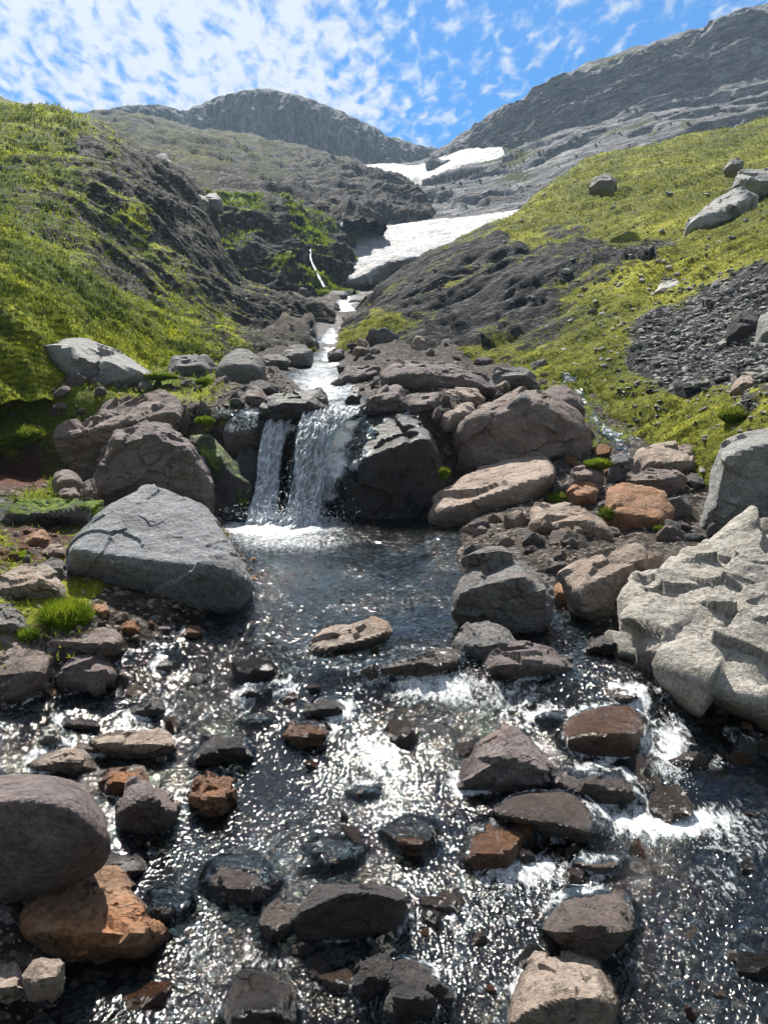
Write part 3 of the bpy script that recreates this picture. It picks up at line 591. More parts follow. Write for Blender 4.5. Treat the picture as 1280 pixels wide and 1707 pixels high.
cov_g = shepard(Ug, Vg, [(30, 620, .75), (90, 670, .7), (200, 640, .7), (30, 720, .85), (110, 780, .55), (60, 850, .8), (150, 860, .7), (20, 930, .5), (60, 900, .2), (250, 625, .8), (330, 640, .7), (340, 690, .4), (400, 640, .3),
                         (100, 1020, .6), (60, 1060, .4), (200, 1040, .05), (640, 1000, 0), (640, 1300, 0), (300, 1200, 0), (900, 950, 0), (1000, 820, .1), (1100, 760, .25), (1000, 770, .3), (800, 650, .05), (700, 600, .1),
                         (950, 650, .4), (900, 610, .4), (50, 1250, 0), (1150, 820, .05), (1200, 900, 0), (560, 600, .05), (450, 620, .15), (600, 700, 0), (400, 760, .3), (30, 790, .1), (1000, 720, .5)], 2.0)
soil = np.exp(-(((Ug-40)/75)**2+((Vg-785)/32)**2))*sstep(0.2, 0.5, np.exp(-((YY-11.5)/2.5)**2))
soil = np.maximum(soil, 0.45*np.exp(-(((Ug-60)/90)**2+((Vg-910)/50)**2)))
wetg = sstep(0.10, 0.0, ZZ - W_xy(XX, YY))*(np.abs(ins) < 1.5)*(0.35+0.65*sstep(-0.06, 0.0, ZZ - W_xy(XX, YY)))
me = mesh_np('valley_floor', PG.reshape(-1, 3), grid_faces(*UU.shape), {'grass': np.where(ins > -0.05, 0, cov_g).ravel(), 'scree': np.full(UU.size, 0.7), 'soil': soil.ravel(), 'wet': wetg.ravel()})
tag(add_obj('ground', me, M['ground']), 'stony valley floor with moss and gravel beside the stream', kind='structure')
# the valley goes on behind and beside the place one stands at
xe = np.sinh(np.linspace(-5, 5, 161))/np.sinh(5)*90; ye = np.concatenate([np.linspace(-110, -6, 40, endpoint=False), np.linspace(-6, 9.5, 80)]); XE, YE = np.meshgrid(xe, ye)
ZE = -0.06 + 0.05*np.minimum(YE, 0) + 0.55*np.maximum(np.abs(XE+0.05*YE)-5.5, 0)**0.97
ZE = 34 - np.log1p(np.exp((34-ZE)/6))*6 + 0.5*fbm(np.stack([XE, YE, 0*XE], -1)/4, 4)
keepE = ~((np.abs(XE) < 0.70*YE+0.9) & (YE > 0.6)); kE = keepE[:-1, :-1] & keepE[1:, 1:] & keepE[:-1, 1:] & keepE[1:, :-1]
VE, FE, aE = compact(np.stack([XE, YE, ZE], -1).reshape(-1, 3), grid_faces(*XE.shape, keep=kE), {'grass': np.where(np.abs(XE) > 5, 0.6, 0.1).ravel(), 'scree': np.full(XE.size, .6), 'soil': 0*XE.ravel(), 'wet': 0*XE.ravel()})
tag(add_obj('ground', mesh_np('valley_downstream', VE, FE, aE), M['ground']), 'valley floor and grassy sides running on downstream', kind='structure')
bvh_ground = BVHTree.FromPolygons([tuple(p) for p in PG.reshape(-1, 3)], [tuple(f) for f in grid_faces(*PG.shape[:2])])
def ground_z(x, y):
    h = bvh_ground.ray_cast(Vector((x, y, 200)), Vector((0, 0, -1)))
    return h[0].z if h[0] is not None else float(G(x, y))

# ------------------------------------------------------------------ rocks
_ICO = {}
def ico(level):
    if level in _ICO: return _ICO[level]
    t = (1+5**.5)/2
    v = [(-1, t, 0), (1, t, 0), (-1, -t, 0), (1, -t, 0), (0, -1, t), (0, 1, t), (0, -1, -t), (0, 1, -t), (t, 0, -1), (t, 0, 1), (-t, 0, -1), (-t, 0, 1)]
    f = [(0, 11, 5), (0, 5, 1), (0, 1, 7), (0, 7, 10), (0, 10, 11), (1, 5, 9), (5, 11, 4), (11, 10, 2), (10, 7, 6), (7, 1, 8), (3, 9, 4), (3, 4, 2), (3, 2, 6), (3, 6, 8), (3, 8, 9), (4, 9, 5), (2, 4, 11), (6, 2, 10), (8, 6, 7), (9, 8, 1)]
    V = np.array(v, float); F = np.array(f)
    V /= np.linalg.norm(V, axis=1, keepdims=True)
    for _ in range(level):
        e = np.sort(np.concatenate([F[:, [0, 1]], F[:, [1, 2]], F[:, [2, 0]]]), axis=1)
        ue, inv = np.unique(e, axis=0, return_inverse=True); inv = inv.ravel()
        m = V[ue].mean(1); m /= np.linalg.norm(m, axis=1, keepdims=True)
        n = len(F); a, b, c = inv[:n]+len(V), inv[n:2*n]+len(V), inv[2*n:]+len(V)
        V = np.concatenate([V, m])
        F = np.concatenate([np.stack([F[:, 0], a, c], 1), np.stack([F[:, 1], b, a], 1), np.stack([F[:, 2], c, b], 1), np.stack([a, b, c], 1)])
    _ICO[level] = (V, F); return V, F
def vnormals(V, F):
    fn = np.cross(V[F[:, 1]]-V[F[:, 0]], V[F[:, 2]]-V[F[:, 0]]); n = np.zeros_like(V)
    for k in range(3): np.add.at(n, F[:, k], fn)
    return n/np.maximum(np.linalg.norm(n, axis=1, keepdims=True), 1e-12)
def hull_planes(pts):
    bm = bmesh.new()
    for p in pts: bm.verts.new(p)
    bmesh.ops.convex_hull(bm, input=bm.verts[:])
    bm.normal_update()
    pl = [(np.array(f.normal), np.array(f.calc_center_median()), f.calc_area()) for f in bm.faces]
    bm.free(); pl.sort(key=lambda q: -q[2]); return pl
def rock_shape(pts, level, seed, rough=1.0, strata=0.5, cuts=4, sharp=34, bed=None, chip=1.0, merge=True):
    pts = np.asarray(pts, float); c = (pts.min(0)+pts.max(0))/2*0.5 + pts.mean(0)*0.5
    r_ = np.random.RandomState(seed)
    nn, hh = [], []
    def push(n, h):
        for k in range(len(nn)):
            if nn[k]@n > (0.965 if merge else 0.996): hh[k] = max(hh[k], h); return
        nn.append(n); hh.append(max(h, 1e-3))
    for n, p, a in hull_planes(pts):
        if sharp > 30 and merge and any(m_@n > 0.91 for m_ in nn): continue
        push(n, float(n@(p-c)))
    for _ in range(cuts):
        n = r_.normal(size=3); n /= np.linalg.norm(n); s = float(((pts-c)@n).max()); push(n, s*r_.uniform(.88, .98))
    D, F = ico(level); q = np.maximum(D@np.array(nn).T, 0)/np.array(hh)
    r = (q**sharp).sum(1)**(-1/sharp)
    V = D*r[:, None]
    Rm = float(np.mean(r)); n = vnormals(V, F); o = r_.uniform(-50, 50, 3); p = V/Rm
    d = 0.024*fbm(p*1.2+o, 3) + 0.016*fbm(p*2.6+o, 4, 0.55, True) + 0.010*fbm(p*8+o, 4, 0.6)
    if bed is None:
        bed = np.array([r_.uniform(-.35, .35), r_.uniform(-.3, .3), 1.0])
    bed = np.asarray(bed, float); bed = bed/np.linalg.norm(bed)
    s = (p@bed)*4.2 + 0.8*fbm(p*1.1+o+9, 3)
    st = np.abs((s % 1.0)-0.5)*2
    d += strata*0.022*(sstep(0.1, 0.6, st)-0.5)*(0.4+0.8*np.clip(fbm(p*1.6+o+5, 2)+0.4, 0, 1))
    K = 26 if level < 5 else 46
    S = p[r_.randint(len(p), size=K)]; pw = p + 0.07*np.stack([fbm(p*2.2+o+k_*13, 3) for k_ in range(3)], -1)
    cid = np.argmin(((pw[:, None, :]-S[None])**2).sum(-1), 1)
    goff = r_.normal(size=K)*0.012; gg = r_.normal(size=(K, 3))*0.13
    d += chip*(goff[cid] + (gg[cid]*(p-S[cid])).sum(1))
    if level >= 5:
        S2 = p[r_.randint(len(p), size=150)]; c2 = np.concatenate([np.argmin(((pq[:, None, :]-S2[None])**2).sum(-1), 1) for pq in np.array_split(pw, 8)])
        d += chip*(0.004*r_.normal(size=150)[c2] + (r_.normal(size=(150, 3))[c2]*0.09*(p-S2[c2])).sum(1))
    cr = fbm(p*1.5+o+31, 3, 0.5); d -= 0.05*sstep(0.05, 0.0, np.abs(cr))*sstep(-0.1, 0.3, fbm(p*1.0+o+77, 2))
    V = V + n*(d*Rm*rough)[:, None]
    return c, V, F, Rm

OUTLINES = []; ROCKS = []
def surf_Y(u, v):
    best = ray_ground(u, v)
    for nm, (P, n, g, _, _) in LOFTS.items():
        if nm in ('cliff_dome', 'mountain_right'): continue
        a, b = PXL[nm]; k = np.argmin((a-u)**2+(b-v)**2 + P[..., 1]*0.02)
        if (a.flat[k]-u)**2+(b.flat[k]-v)**2 < 40: best = min(best, float(P.reshape(-1, 3)[k, 1]))
    return best
PXL = {k: w2px(v[0]) for k, v in LOFTS.items()}
_seed = [100]
def rock(name, mat, outline, label, ridge=None, Y=None, T=1.05, rough=1.0, strata=0.5, moss=0.0, wet=0.0, cuts=6, sharp=60, chip=1.0, crisp=True, cat='rock', group=None, bed=None, hill=False, sink=0.18, level=None, tops=0.85):
    _seed[0] += 1; sd = _seed[0]
    out = np.array(outline, float); vmin, vmax = out[:, 1].min(), out[:, 1].max()
    kb = np.argmax(out[:, 1]); ub = out[out[:, 1] > vmax-0.25*(vmax-vmin)][:, 0].mean()
    if hill and Y is None: Y = surf_Y(ub, vmax-2)
    elif not hill:
        Yg_ = ray_ground(ub, vmax-1)
        pb_ = px2w(ub, vmax, Yg_); el_, er_ = edges(np.array(Yg_))
        if Y is None or (Y > Yg_ and Y < 16) or (el_ < pb_[0] < er_ and Yg_ < 8): Y = Yg_
    wpx = out[:, 0].max()-out[:, 0].min(); hpx = vmax-vmin
    ww = wpx/1280*Y; hw = hpx/1280*Y; th = T*min(ww, 1.6*hw)
    rr = (out[:, 1]-vmin)/(vmax-vmin)
    Yg_ = Y if hill else Yg_
    w = tops*(1-rr) + 0.12*rr
    pts = [px2w(out[:, 0], out[:, 1], Y+w*th)]
    auto = ridge is None
    if auto:
        cu, cv = out[:, 0].mean(), vmin+0.48*hpx; ridge = [(cu-0.22*wpx, cv+0.05*hpx), (cu+0.2*wpx, cv)]
    rg = np.array([(*q_, 0.0)[:3] for q_ in ridge], float); pts.append(px2w(rg[:, 0], rg[:, 1], Y + rg[:, 2]*th))
    allp = np.concatenate(pts); zb = px2w(ub, vmax, Y)[2]
    lo = out[rr > 0.6]; b = px2w(lo[:, 0], lo[:, 1], Y+0.15*th); b[:, 2] -= sink*hw
    b[:, 1] += 0.25*th
    if Y < 12 and Y < Yg_-0.25: b[:, 2] = np.minimum(b[:, 2], G(b[:, 0], b[:, 1])-0.06)
    pts.append(b)
    zt = allp[:, 2].max(); um = (out[:, 0].max()+out[:, 0].min())/2; vm_ = (vmin+vmax)/2
    bx = lambda k_, d_: float(px2w(um+k_*wpx, vm_, Y+d_*th)[0])
    bk = np.array([[bx(-.36, 1.05), Y+1.05*th, zb-sink*hw], [bx(.36, 1.05), Y+1.05*th, zb-sink*hw], [bx(-.27, 1.1), Y+1.1*th, zb+0.4*(zt-zb)], [bx(.27, 1.1), Y+1.1*th, zb+0.4*(zt-zb)]])
    pts.append(bk)
    if level is None: level = 5 if wpx > 200 else 4 if wpx > 74 else 3
    c, V, F, Rm = rock_shape(np.concatenate(pts), level, sd, rough, strata, cuts, sharp, bed, chip if sharp > 20 else 0.35, auto)
    P = V + c; n = vnormals(P, F)
    wl = W_xy(P[:, 0], P[:, 1]); nz = fbm(P*7, 3)
    wetv = np.clip(wet*(1.0 + 0.0*nz), 0, 1)*np.ones(len(P))
    xl_, xr_ = edges(P[:, 1]); near = sstep(0.5, 0.0, np.maximum(xl_-P[:, 0], P[:, 0]-xr_))
    wetv = np.maximum(wetv, near*sstep(0.065, 0.015, P[:, 2]-wl+0.03*nz))
    mossv = np.zeros(len(P)) if moss <= 0 else np.clip(moss*(0.5+0.5*n[:, 2]) + 0.35*fbm(P*2.2+sd, 3), 0, 1)
    base = Vector((float(c[0]), float(c[1]), float(zb)))
    me = mesh_np(name, P-np.array(base), F, {'wet': wetv, 'moss': mossv})
    if crisp: me.set_sharp_from_angle(angle=R(34))
    o = add_obj(name, me, M[mat], base); tag(o, label, cat, group)
    if mat: pass
    OUTLINES.append((out, Y)); ROCKS.append((o, P, F, wet))
    return o, P, F

B_ = 'boulder'
# --- around the waterfall
bw, PW, FW = rock('boulder', 'dark', [(529, 848), (530, 770), (542, 735), (575, 706), (610, 690), (659, 678), (700, 692), (722, 718), (735, 770), (740, 800), (732, 835), (700, 858), (625, 870), (548, 868)],
     'big black wet boulder that the waterfall spills past, its crest sunlit', ridge=[(536, 838), (552, 800), (588, 772), (614, 758), (655, 758), (682, 735), (716, 732)], Y=9.2, T=0.9, wet=0.75, cat=B_, rough=0.8)
rock('boulder', 'brown', [(752, 725), (762, 702), (800, 690), (845, 655), (875, 640), (930, 658), (970, 685), (988, 715), (990, 748), (950, 760), (900, 764), (850, 778), (790, 788), (762, 772)],
     'broad brown block with a flat shaded face, above the tan slab beside the falls', ridge=[(766, 705), (830, 690), (908, 672), (945, 700), (948, 757), (800, 778)], Y=9.9, T=0.55, rough=0.55, strata=0.2, cat=B_)
rock('rock_slab', 'tan', [(722, 850), (738, 822), (770, 795), (800, 780), (850, 765), (905, 758), (925, 778), (926, 792), (905, 822), (880, 850), (860, 870), (800, 876), (740, 873), (724, 862)],
     'tan flat topped slab leaning below the broad brown block', ridge=[(726, 852), (770, 838), (830, 830), (880, 826), (926, 788)], Y=8.85, T=1.3, rough=0.45, strata=0.25, cat=B_, sharp=44)
rock('boulder', 'purple', [(632, 624), (640, 615), (670, 602), (707, 599), (750, 606), (795, 622), (830, 638), (836, 648), (795, 656), (720, 656), (662, 648), (640, 640)],
     'long low humped boulder lying at the top of the rock jumble', ridge=[(650, 632), (700, 622), (760, 632), (810, 645)], Y=12.3, cat=B_, rough=0.7)
rock('rock', 'purple', [(591, 683), (610, 668), (635, 650), (665, 638), (675, 652), (677, 678), (650, 688), (610, 690)], 'purple brown block at the edge of the stream, just upstream of the falls', Y=10.9)
rock('rock', 'purple', [(552, 640), (570, 620), (590, 609), (630, 611), (636, 622), (612, 634), (575, 643)], 'flat purple rock breaking the stream above the falls', Y=13.5)
rock('rock', 'tan', [(734, 697), (745, 685), (785, 667), (794, 680), (793, 702), (770, 711), (742, 711)], 'pale angular stone wedged between black wet boulder and broad brown block', Y=10.2)
rock('rock', 'tan', [(735, 660), (760, 645), (795, 648), (812, 664), (800, 676), (760, 678)], 'pale slab behind the wedged angular stone', Y=11.0)
rock('rock', 'tan', [(795, 680), (812, 668), (842, 670), (848, 684), (825, 695), (800, 694)], 'small flat pale stone on top of the broad brown block', Y=10.3)
rock('rock', 'grey', [(846, 684), (858, 662), (872, 646), (885, 660), (891, 677), (870, 684)], 'small pointed grey rock perched on the broad brown block', Y=10.0, T=0.7)
rock('rock_slab', 'grey', [(818, 625), (835, 612), (870, 612), (895, 628), (897, 638), (860, 642), (828, 640)], 'flat grey slab at the foot of the mossy rock face', Y=12.8)
rock('rock', 'purple', [(670, 676), (690, 660), (720, 655), (740, 668), (735, 688), (700, 694), (675, 690)], 'brown stone filling the gap behind the black wet boulder', Y=10.7)
rock('boulder', 'purple', [(905, 655), (925, 642), (955, 650), (975, 672), (975, 690), (940, 690), (912, 680)], 'dull brown boulder half hidden behind the broad brown block', Y=11.0)
rock('rock', 'dark', [(428, 682), (440, 664), (480, 655), (520, 649), (541, 658), (546, 682), (530, 692), (460, 696)], 'dark overhanging rock on the brink of the smaller fall', Y=10.7, wet=0.4, moss=0.25)
rock('rock', 'dark', [(480, 790), (484, 750), (492, 722), (505, 692), (514, 678), (521, 690), (514, 720), (505, 760), (500, 795)], 'upright black flake splitting the two falls', Y=9.95, T=0.8, wet=0.7, cuts=1, sink=0.3)
rock('boulder', 'purple', [(369, 716), (378, 698), (392, 688), (412, 683), (432, 685), (443, 700), (441, 724), (430, 746), (405, 757), (384, 752), (373, 736)], 'smooth rounded brown boulder beside the smaller fall', Y=10.1, T=0.9, cat=B_, sharp=12, rough=0.6, strata=0.2)
rock('boulder', 'dark', [(306, 716), (330, 712), (362, 735), (378, 762), (400, 785), (412, 830), (400, 862), (360, 870), (340, 840), (330, 780)], 'dark mossy boulder in the shade beside the plunge pool', Y=9.7, T=0.7, moss=0.62, wet=0.3, cat=B_)
rock('rock', 'dark', [(395, 760), (430, 740), (448, 760), (440, 820), (425, 858), (395, 862), (388, 810)], 'black wet rock wall under the rounded brown boulder', Y=10.0, T=0.7, moss=0.3, wet=0.6)
rock('boulder', 'purple', [(150, 828), (161, 795), (180, 750), (195, 718), (225, 709), (259, 701), (292, 712), (318, 740), (345, 772), (353, 795), (350, 826), (338, 844), (250, 850), (170, 846)],
     'large angular purple grey boulder rising behind the pale streamside boulder', ridge=[(165, 806), (190, 728), (255, 725), (318, 755), (340, 790)], Y=9.0, T=0.75, rough=0.9, strata=0.9, cat=B_)
rock('rock_slab', 'brown', [(114, 722), (142, 708), (188, 668), (225, 654), (270, 653), (311, 667), (320, 682), (308, 700), (262, 707), (225, 716), (195, 724), (180, 748), (158, 752), (122, 738)],
     'rough topped brown slab lying on the mossy bank', ridge=[(118, 724), (160, 720), (205, 706), (250, 694), (312, 690)], Y=10.2, T=1.0, strata=0.9, cat=B_)
rock('boulder', 'pale', [(51, 592), (58, 570), (75, 563), (98, 561), (143, 564), (188, 579), (225, 600), (251, 620), (249, 631), (225, 646), (158, 649), (131, 638), (98, 628), (56, 610)],
     'pale blue grey wedge shaped boulder at the foot of the mossy hillside', ridge=[(60, 576), (95, 580), (128, 592), (166, 606), (160, 640), (205, 622), (248, 626)], Y=12.2, T=1.2, rough=0.7, cat=B_)
rock('rock', 'brown', [(14, 576), (24, 556), (37, 545), (52, 552), (66, 568), (52, 596), (22, 596)], 'dark brown rock touching the upper end of the pale wedge boulder', Y=13.0)
rock('rock_slab', 'pale', [(-30, 512), (0, 516), (22, 524), (43, 538), (22, 546), (-30, 542)], 'grey slab jutting from the hillside at the edge of the picture', Y=14.5)
rock('boulder', 'grey', [(355, 632), (361, 610), (378, 590), (396, 580), (412, 578), (430, 585), (444, 610), (442, 630), (420, 639), (378, 639)], 'rounded grey boulder with pale lichen beside the upper stream', Y=13.6, T=0.9, sharp=14, rough=0.6, cat=B_)
rock('boulder', 'grey', [(278, 618), (285, 600), (300, 593), (320, 589), (352, 596), (360, 612), (352, 627), (285, 628)], 'low grey boulder touching the rounded lichen boulder', Y=14.2, cat=B_)
rock('rock', 'grey', [(468, 598), (474, 582), (488, 576), (508, 573), (521, 585), (519, 602), (490, 606), (472, 604)], 'pale rock at the bend of the upper stream', Y=17.5)
rock('rock', 'grey', [(430, 600), (445, 590), (470, 592), (485, 603), (470, 610), (440, 612)], 'flat rock lying between the lichen boulder and upper stream', Y=16.5)
rock('rock', 'dark', [(400, 655), (412, 640), (440, 633), (462, 642), (466, 656), (440, 662), (408, 662)], 'low rock on the bank downstream of the lichen boulder', Y=12.2)
rock('rock', 'brown', [(398, 668), (410, 650), (428, 642), (440, 656), (448, 668), (425, 676), (402, 676)], 'brown rock on the bank above the smaller fall', Y=11.3)
rock('rock', 'purple', [(545, 588), (556, 580), (572, 583), (575, 592), (560, 597), (546, 595)], 'small flat rock where the cascade enters the upper stream', Y=19.5)
rock('rock', 'dark', [(562, 615), (575, 605), (592, 606), (598, 616), (580, 622)], 'small dark rock on the far side of the upper stream', Y=15.5)
rock('rock', 'dark', [(574, 670), (584, 655), (598, 645), (602, 660), (592, 674)], 'small dark pointed rock standing in the stream above the falls', Y=11.5, wet=0.5)
# --- ravine
rock('rock', 'grey', [(580, 502), (592, 492), (615, 489), (628, 496), (622, 506), (595, 510)], 'pale boulder below the snow arch', Y=40)
rock('rock', 'grey', [(578, 520), (590, 505), (615, 500), (628, 508), (618, 522), (595, 526)], 'grey boulder beside the cascade below the snow arch', Y=35)
rock('rock', 'dark', [(530, 522), (540, 504), (558, 500), (568, 515), (560, 532), (538, 534)], 'dark rock pinching the cascade in the ravine', Y=33)
rock('rock', 'dark', [(563, 556), (570, 545), (585, 545), (588, 558), (575, 568)], 'black rock in the middle of the cascade', Y=25)
rock('rock', 'grey', [(545, 492), (556, 484), (575, 484), (582, 492), (565, 498)], 'small grey boulder at the head of the cascade', Y=44)
# --- hillsides
rock('boulder', 'pale', [(246, 282), (256, 264), (272, 254), (289, 272), (286, 291), (266, 296), (250, 292)], 'pale squarish boulder balanced on the crest of the mossy hillside', hill=True, T=0.9, cat=B_, Y=42)
rock('boulder', 'pale', [(336, 334), (346, 321), (360, 320), (370, 332), (368, 342), (345, 344)], 'pale rounded boulder on the ridge, lower than the squarish one', Y=39, cat=B_)
rock('boulder', 'pale', [(320, 332), (330, 325), (344, 327), (348, 337), (330, 340)], 'flat pale boulder touching the pale rounded ridge boulder', Y=38.6, cat=B_)
rock('boulder', 'pale', [(1145, 382), (1150, 364), (1180, 340), (1220, 314), (1246, 307), (1270, 320), (1242, 350), (1232, 376), (1190, 388), (1160, 388)], 'large speckled grey boulder leaning out of the meadow slope', ridge=[(1152, 374), (1195, 352), (1235, 335), (1225, 370)], Y=23.5, cat=B_, rough=0.8)
rock('boulder', 'pale', [(1222, 308), (1230, 288), (1260, 281), (1300, 280), (1330, 292), (1320, 312), (1262, 316)], 'pale lichen covered boulder uphill of the leaning speckled boulder', Y=27, cat=B_, moss=0.15)
rock('boulder', 'grey', [(983, 312), (990, 296), (1006, 289), (1024, 295), (1030, 305), (1015, 312)], 'round grey hump of rock in the middle of the meadow', hill=True, cat=B_)
rock('boulder', 'grey', [(1208, 280), (1214, 269), (1228, 263), (1240, 272), (1236, 281)], 'small grey boulder high on the meadow', hill=True, cat=B_)
rock('rock_slab', 'white', [(1087, 490), (1098, 476), (1124, 465), (1140, 467), (1131, 480), (1106, 491)], 'bright white slab lying on the mossy slope', hill=True, T=1.2)
rock('rock', 'grey', [(1182, 480), (1192, 466), (1206, 464), (1208, 476), (1195, 484)], 'small grey rock uphill of the scree', hill=True)
rock('boulder', 'dark', [(1217, 560), (1220, 525), (1248, 514), (1268, 522), (1275, 560), (1245, 570)], 'dark block standing on the scree', hill=True, cat=B_)
rock('boulder', 'pale', [(1264, 572), (1266, 530), (1280, 514), (1320, 512), (1330, 575), (1290, 580)], 'pale blue boulder next to the dark block on the scree', Y=12, cat=B_)
rock('rock', 'pale', [(1194, 574), (1205, 564), (1222, 566), (1227, 574), (1212, 580)], 'small bluish stone on the scree', hill=True)
rock('rock_slab', 'tan', [(1219, 648), (1232, 626), (1255, 617), (1276, 624), (1262, 650), (1240, 660)], 'orange edged slab tilted on the scree', hill=True)
# --- right bank
rock('boulder', 'pale', [(1182, 850), (1186, 806), (1197, 748), (1209, 732), (1235, 720), (1290, 714), (1350, 728), (1362, 860), (1290, 866), (1210, 862)], 'tall mottled grey boulder cut by the picture edge on the far bank', ridge=[(1190, 835), (1205, 760), (1240, 745), (1300, 740)], Y=7.3, T=0.8, cat=B_, rough=0.8)
rock('boulder', 'tan', [(1054, 774), (1058, 752), (1070, 740), (1100, 737), (1145, 744), (1175, 760), (1191, 786), (1170, 800), (1120, 798), (1070, 796)], 'pale rounded boulder below the little side stream', Y=9.3, T=0.9, cat=B_)
rock('boulder', 'orange', [(1008, 845), (1014, 815), (1030, 805), (1070, 809), (1108, 818), (1126, 850), (1118, 882), (1090, 894), (1040, 890), (1020, 868)], 'pinkish boulder with cracked face among the rubble', ridge=[(1025, 850), (1060, 870), (1100, 865)], Y=7.7, T=0.9, cat=B_, tops=1.0, rough=0.6)
rock('rock', 'tan', [(875, 872), (878, 846), (900, 841), (945, 838), (1000, 864), (1022, 884), (1005, 902), (940, 900), (888, 890)], 'flat tan rock between tan slab and pinkish boulder', Y=7.8, T=0.9)
rock('rock', 'brown', [(1035, 800), (1060, 785), (1110, 782), (1150, 795), (1140, 815), (1090, 812), (1050, 810)], 'brown rock squeezed behind the pinkish boulder', Y=8.6)
rock('rock', 'brown', [(945, 800), (960, 782), (985, 768), (1008, 785), (1005, 805), (975, 812), (950, 812)], 'brown stone by the bright moss cushion', Y=8.6)
rock('rock', 'grey', [(1014, 775), (1020, 757), (1045, 752), (1056, 762), (1054, 782), (1030, 786)], 'pale block touching the bright moss cushion', Y=9.0)
rock('rock', 'orange', [(942, 822), (955, 806), (985, 803), (1000, 815), (990, 838), (958, 838)], 'pinkish stone with mossy underside beside the tan slab', Y=8.3, moss=0.1)
rock('boulder', 'grey', [(754, 990), (770, 960), (800, 930), (835, 914), (872, 924), (905, 960), (926, 1000), (916, 1042), (880, 1062), (830, 1052), (780, 1034), (757, 1016)], 'cracked grey brown boulder with shaded face at the pool outlet', ridge=[(765, 990), (815, 970), (870, 965), (900, 985)], Y=5.2, T=0.9, cat=B_, strata=0.8)
rock('boulder', 'tan', [(930, 955), (965, 915), (1030, 893), (1075, 888), (1102, 904), (1122, 922), (1085, 940), (1040, 985), (1038, 1036), (985, 1044), (960, 1010), (940, 975)], 'layered tan boulder tucked behind the huge cream outcrop', ridge=[(960, 985), (1010, 960), (1060, 935)], Y=5.3, T=0.8, strata=1.0, cat=B_)
rock('rock', 'orange', [(921, 978), (945, 960), (968, 978), (971, 1000), (942, 1012), (924, 998)], 'small orange block between the two bank boulders', Y=5.6, strata=0.1, rough=0.5)
rock('boulder', 'cream', [(1030, 1002), (1047, 978), (1100, 945), (1145, 925), (1200, 890), (1280, 868), (1420, 850), (1560, 950), (1560, 1200), (1420, 1260), (1290, 1208), (1220, 1192), (1150, 1166), (1092, 1146), (1060, 1100), (1045, 1050)],
     'huge cream coloured layered outcrop overhanging the stream', ridge=[(1045, 1012, .5), (1064, 1062, .32), (1095, 1100, .2), (1150, 1130, .1), (1230, 1165, 0.03), (1330, 1200, 0), (1450, 1190, .1)], Y=3.75, T=1.15, chip=0.9, rough=1.15, strata=0.0, crisp=False, cat=B_, bed=(-.55, -.35, .85), level=6)
rock('rock', 'dark', [(972, 1084), (1000, 1064), (1040, 1056), (1048, 1076), (1012, 1094)], 'flat wet stone at the mouth of the gap by the cream outcrop', wet=0.5)
rock('rock', 'grey', [(755, 1068), (780, 1045), (810, 1036), (840, 1045), (860, 1066), (842, 1088), (800, 1112), (768, 1102)], 'grey angular rock in the water below the pool outlet', Y=4.35)
rock('rock', 'purple', [(798, 1110), (812, 1082), (840, 1070), (870, 1072), (910, 1086), (962, 1116), (942, 1134), (890, 1140), (840, 1136), (808, 1126)], 'dark rough rock lying below the grey angular rock', Y=4.0)
# --- left bank
rock('boulder', 'slate', [(108, 912), (124, 890), (165, 856), (195, 830), (225, 815), (240, 809), (262, 812), (292, 822), (318, 829), (349, 847), (357, 868), (371, 912), (394, 944), (410, 954), (415, 974), (410, 1000), (394, 1018), (319, 1022), (244, 1006), (169, 992), (116, 984), (108, 950)],
     'great pale topped boulder with dark flank at the edge of the pool', ridge=[(112, 918), (170, 926), (225, 950), (262, 962), (310, 955), (325, 968), (365, 962), (408, 956)], Y=5.25, T=1.25, rough=0.6, strata=0.5, cat=B_, cuts=2, level=6, chip=0.6, sharp=44)
rock('boulder', 'brown', [(84, 802), (94, 784), (115, 780), (132, 790), (137, 806), (118, 816), (94, 816)], 'small rounded boulder below the red earth bank', Y=8.9, sharp=14, cat=B_)
rock('rock', 'brown', [(96, 822), (104, 813), (126, 814), (134, 828), (120, 836), (100, 834)], 'small brown stone in front of the rounded boulder by the red earth', Y=8.5)
rock('rock', 'brown', [(134, 832), (138, 806), (152, 796), (160, 815), (158, 838), (145, 842)], 'narrow brown stone against the large purple boulder', Y=8.7)
rock('rock_slab', 'grey', [(-30, 836), (60, 832), (120, 836), (178, 842), (160, 862), (60, 874), (-30, 880)], 'flat ledge of grey rock with moss on top', Y=7.6, moss=0.5, T=1.4)
rock('rock', 'tan', [(-30, 975), (0, 966), (22, 950), (49, 941), (75, 946), (110, 975), (108, 990), (82, 998), (0, 1006), (-30, 1000)], 'tan angular rock against the great pale topped boulder', Y=5.6, T=0.9)
rock('rock', 'grey', [(62, 944), (86, 928), (109, 940), (113, 970), (94, 966)], 'grey stone wedged behind the tan angular rock', Y=6.1)
rock('rock', 'orange', [(38, 905), (55, 886), (78, 882), (84, 900), (66, 916), (44, 916)], 'reddish stone on the bank above the tan angular rock', Y=6.8)
rock('rock', 'tan', [(70, 922), (84, 904), (108, 910), (110, 928), (88, 936)], 'small brown stone leaning on the great pale topped boulder', Y=6.4)
rock('rock', 'grey', [(-30, 1010), (0, 1009), (22, 1012), (40, 1030), (45, 1046), (25, 1064), (-30, 1068)], 'dark grey rock beside the bright grass tuft', Y=4.9)
rock('rock_slab', 'brown', [(70, 1064), (90, 1047), (112, 1045), (180, 1048), (203, 1058), (207, 1072), (188, 1092), (98, 1104), (78, 1092)], 'reddish topped slab below the bright grass tuft', ridge=[(82, 1072), (140, 1078), (195, 1072)], Y=4.45)
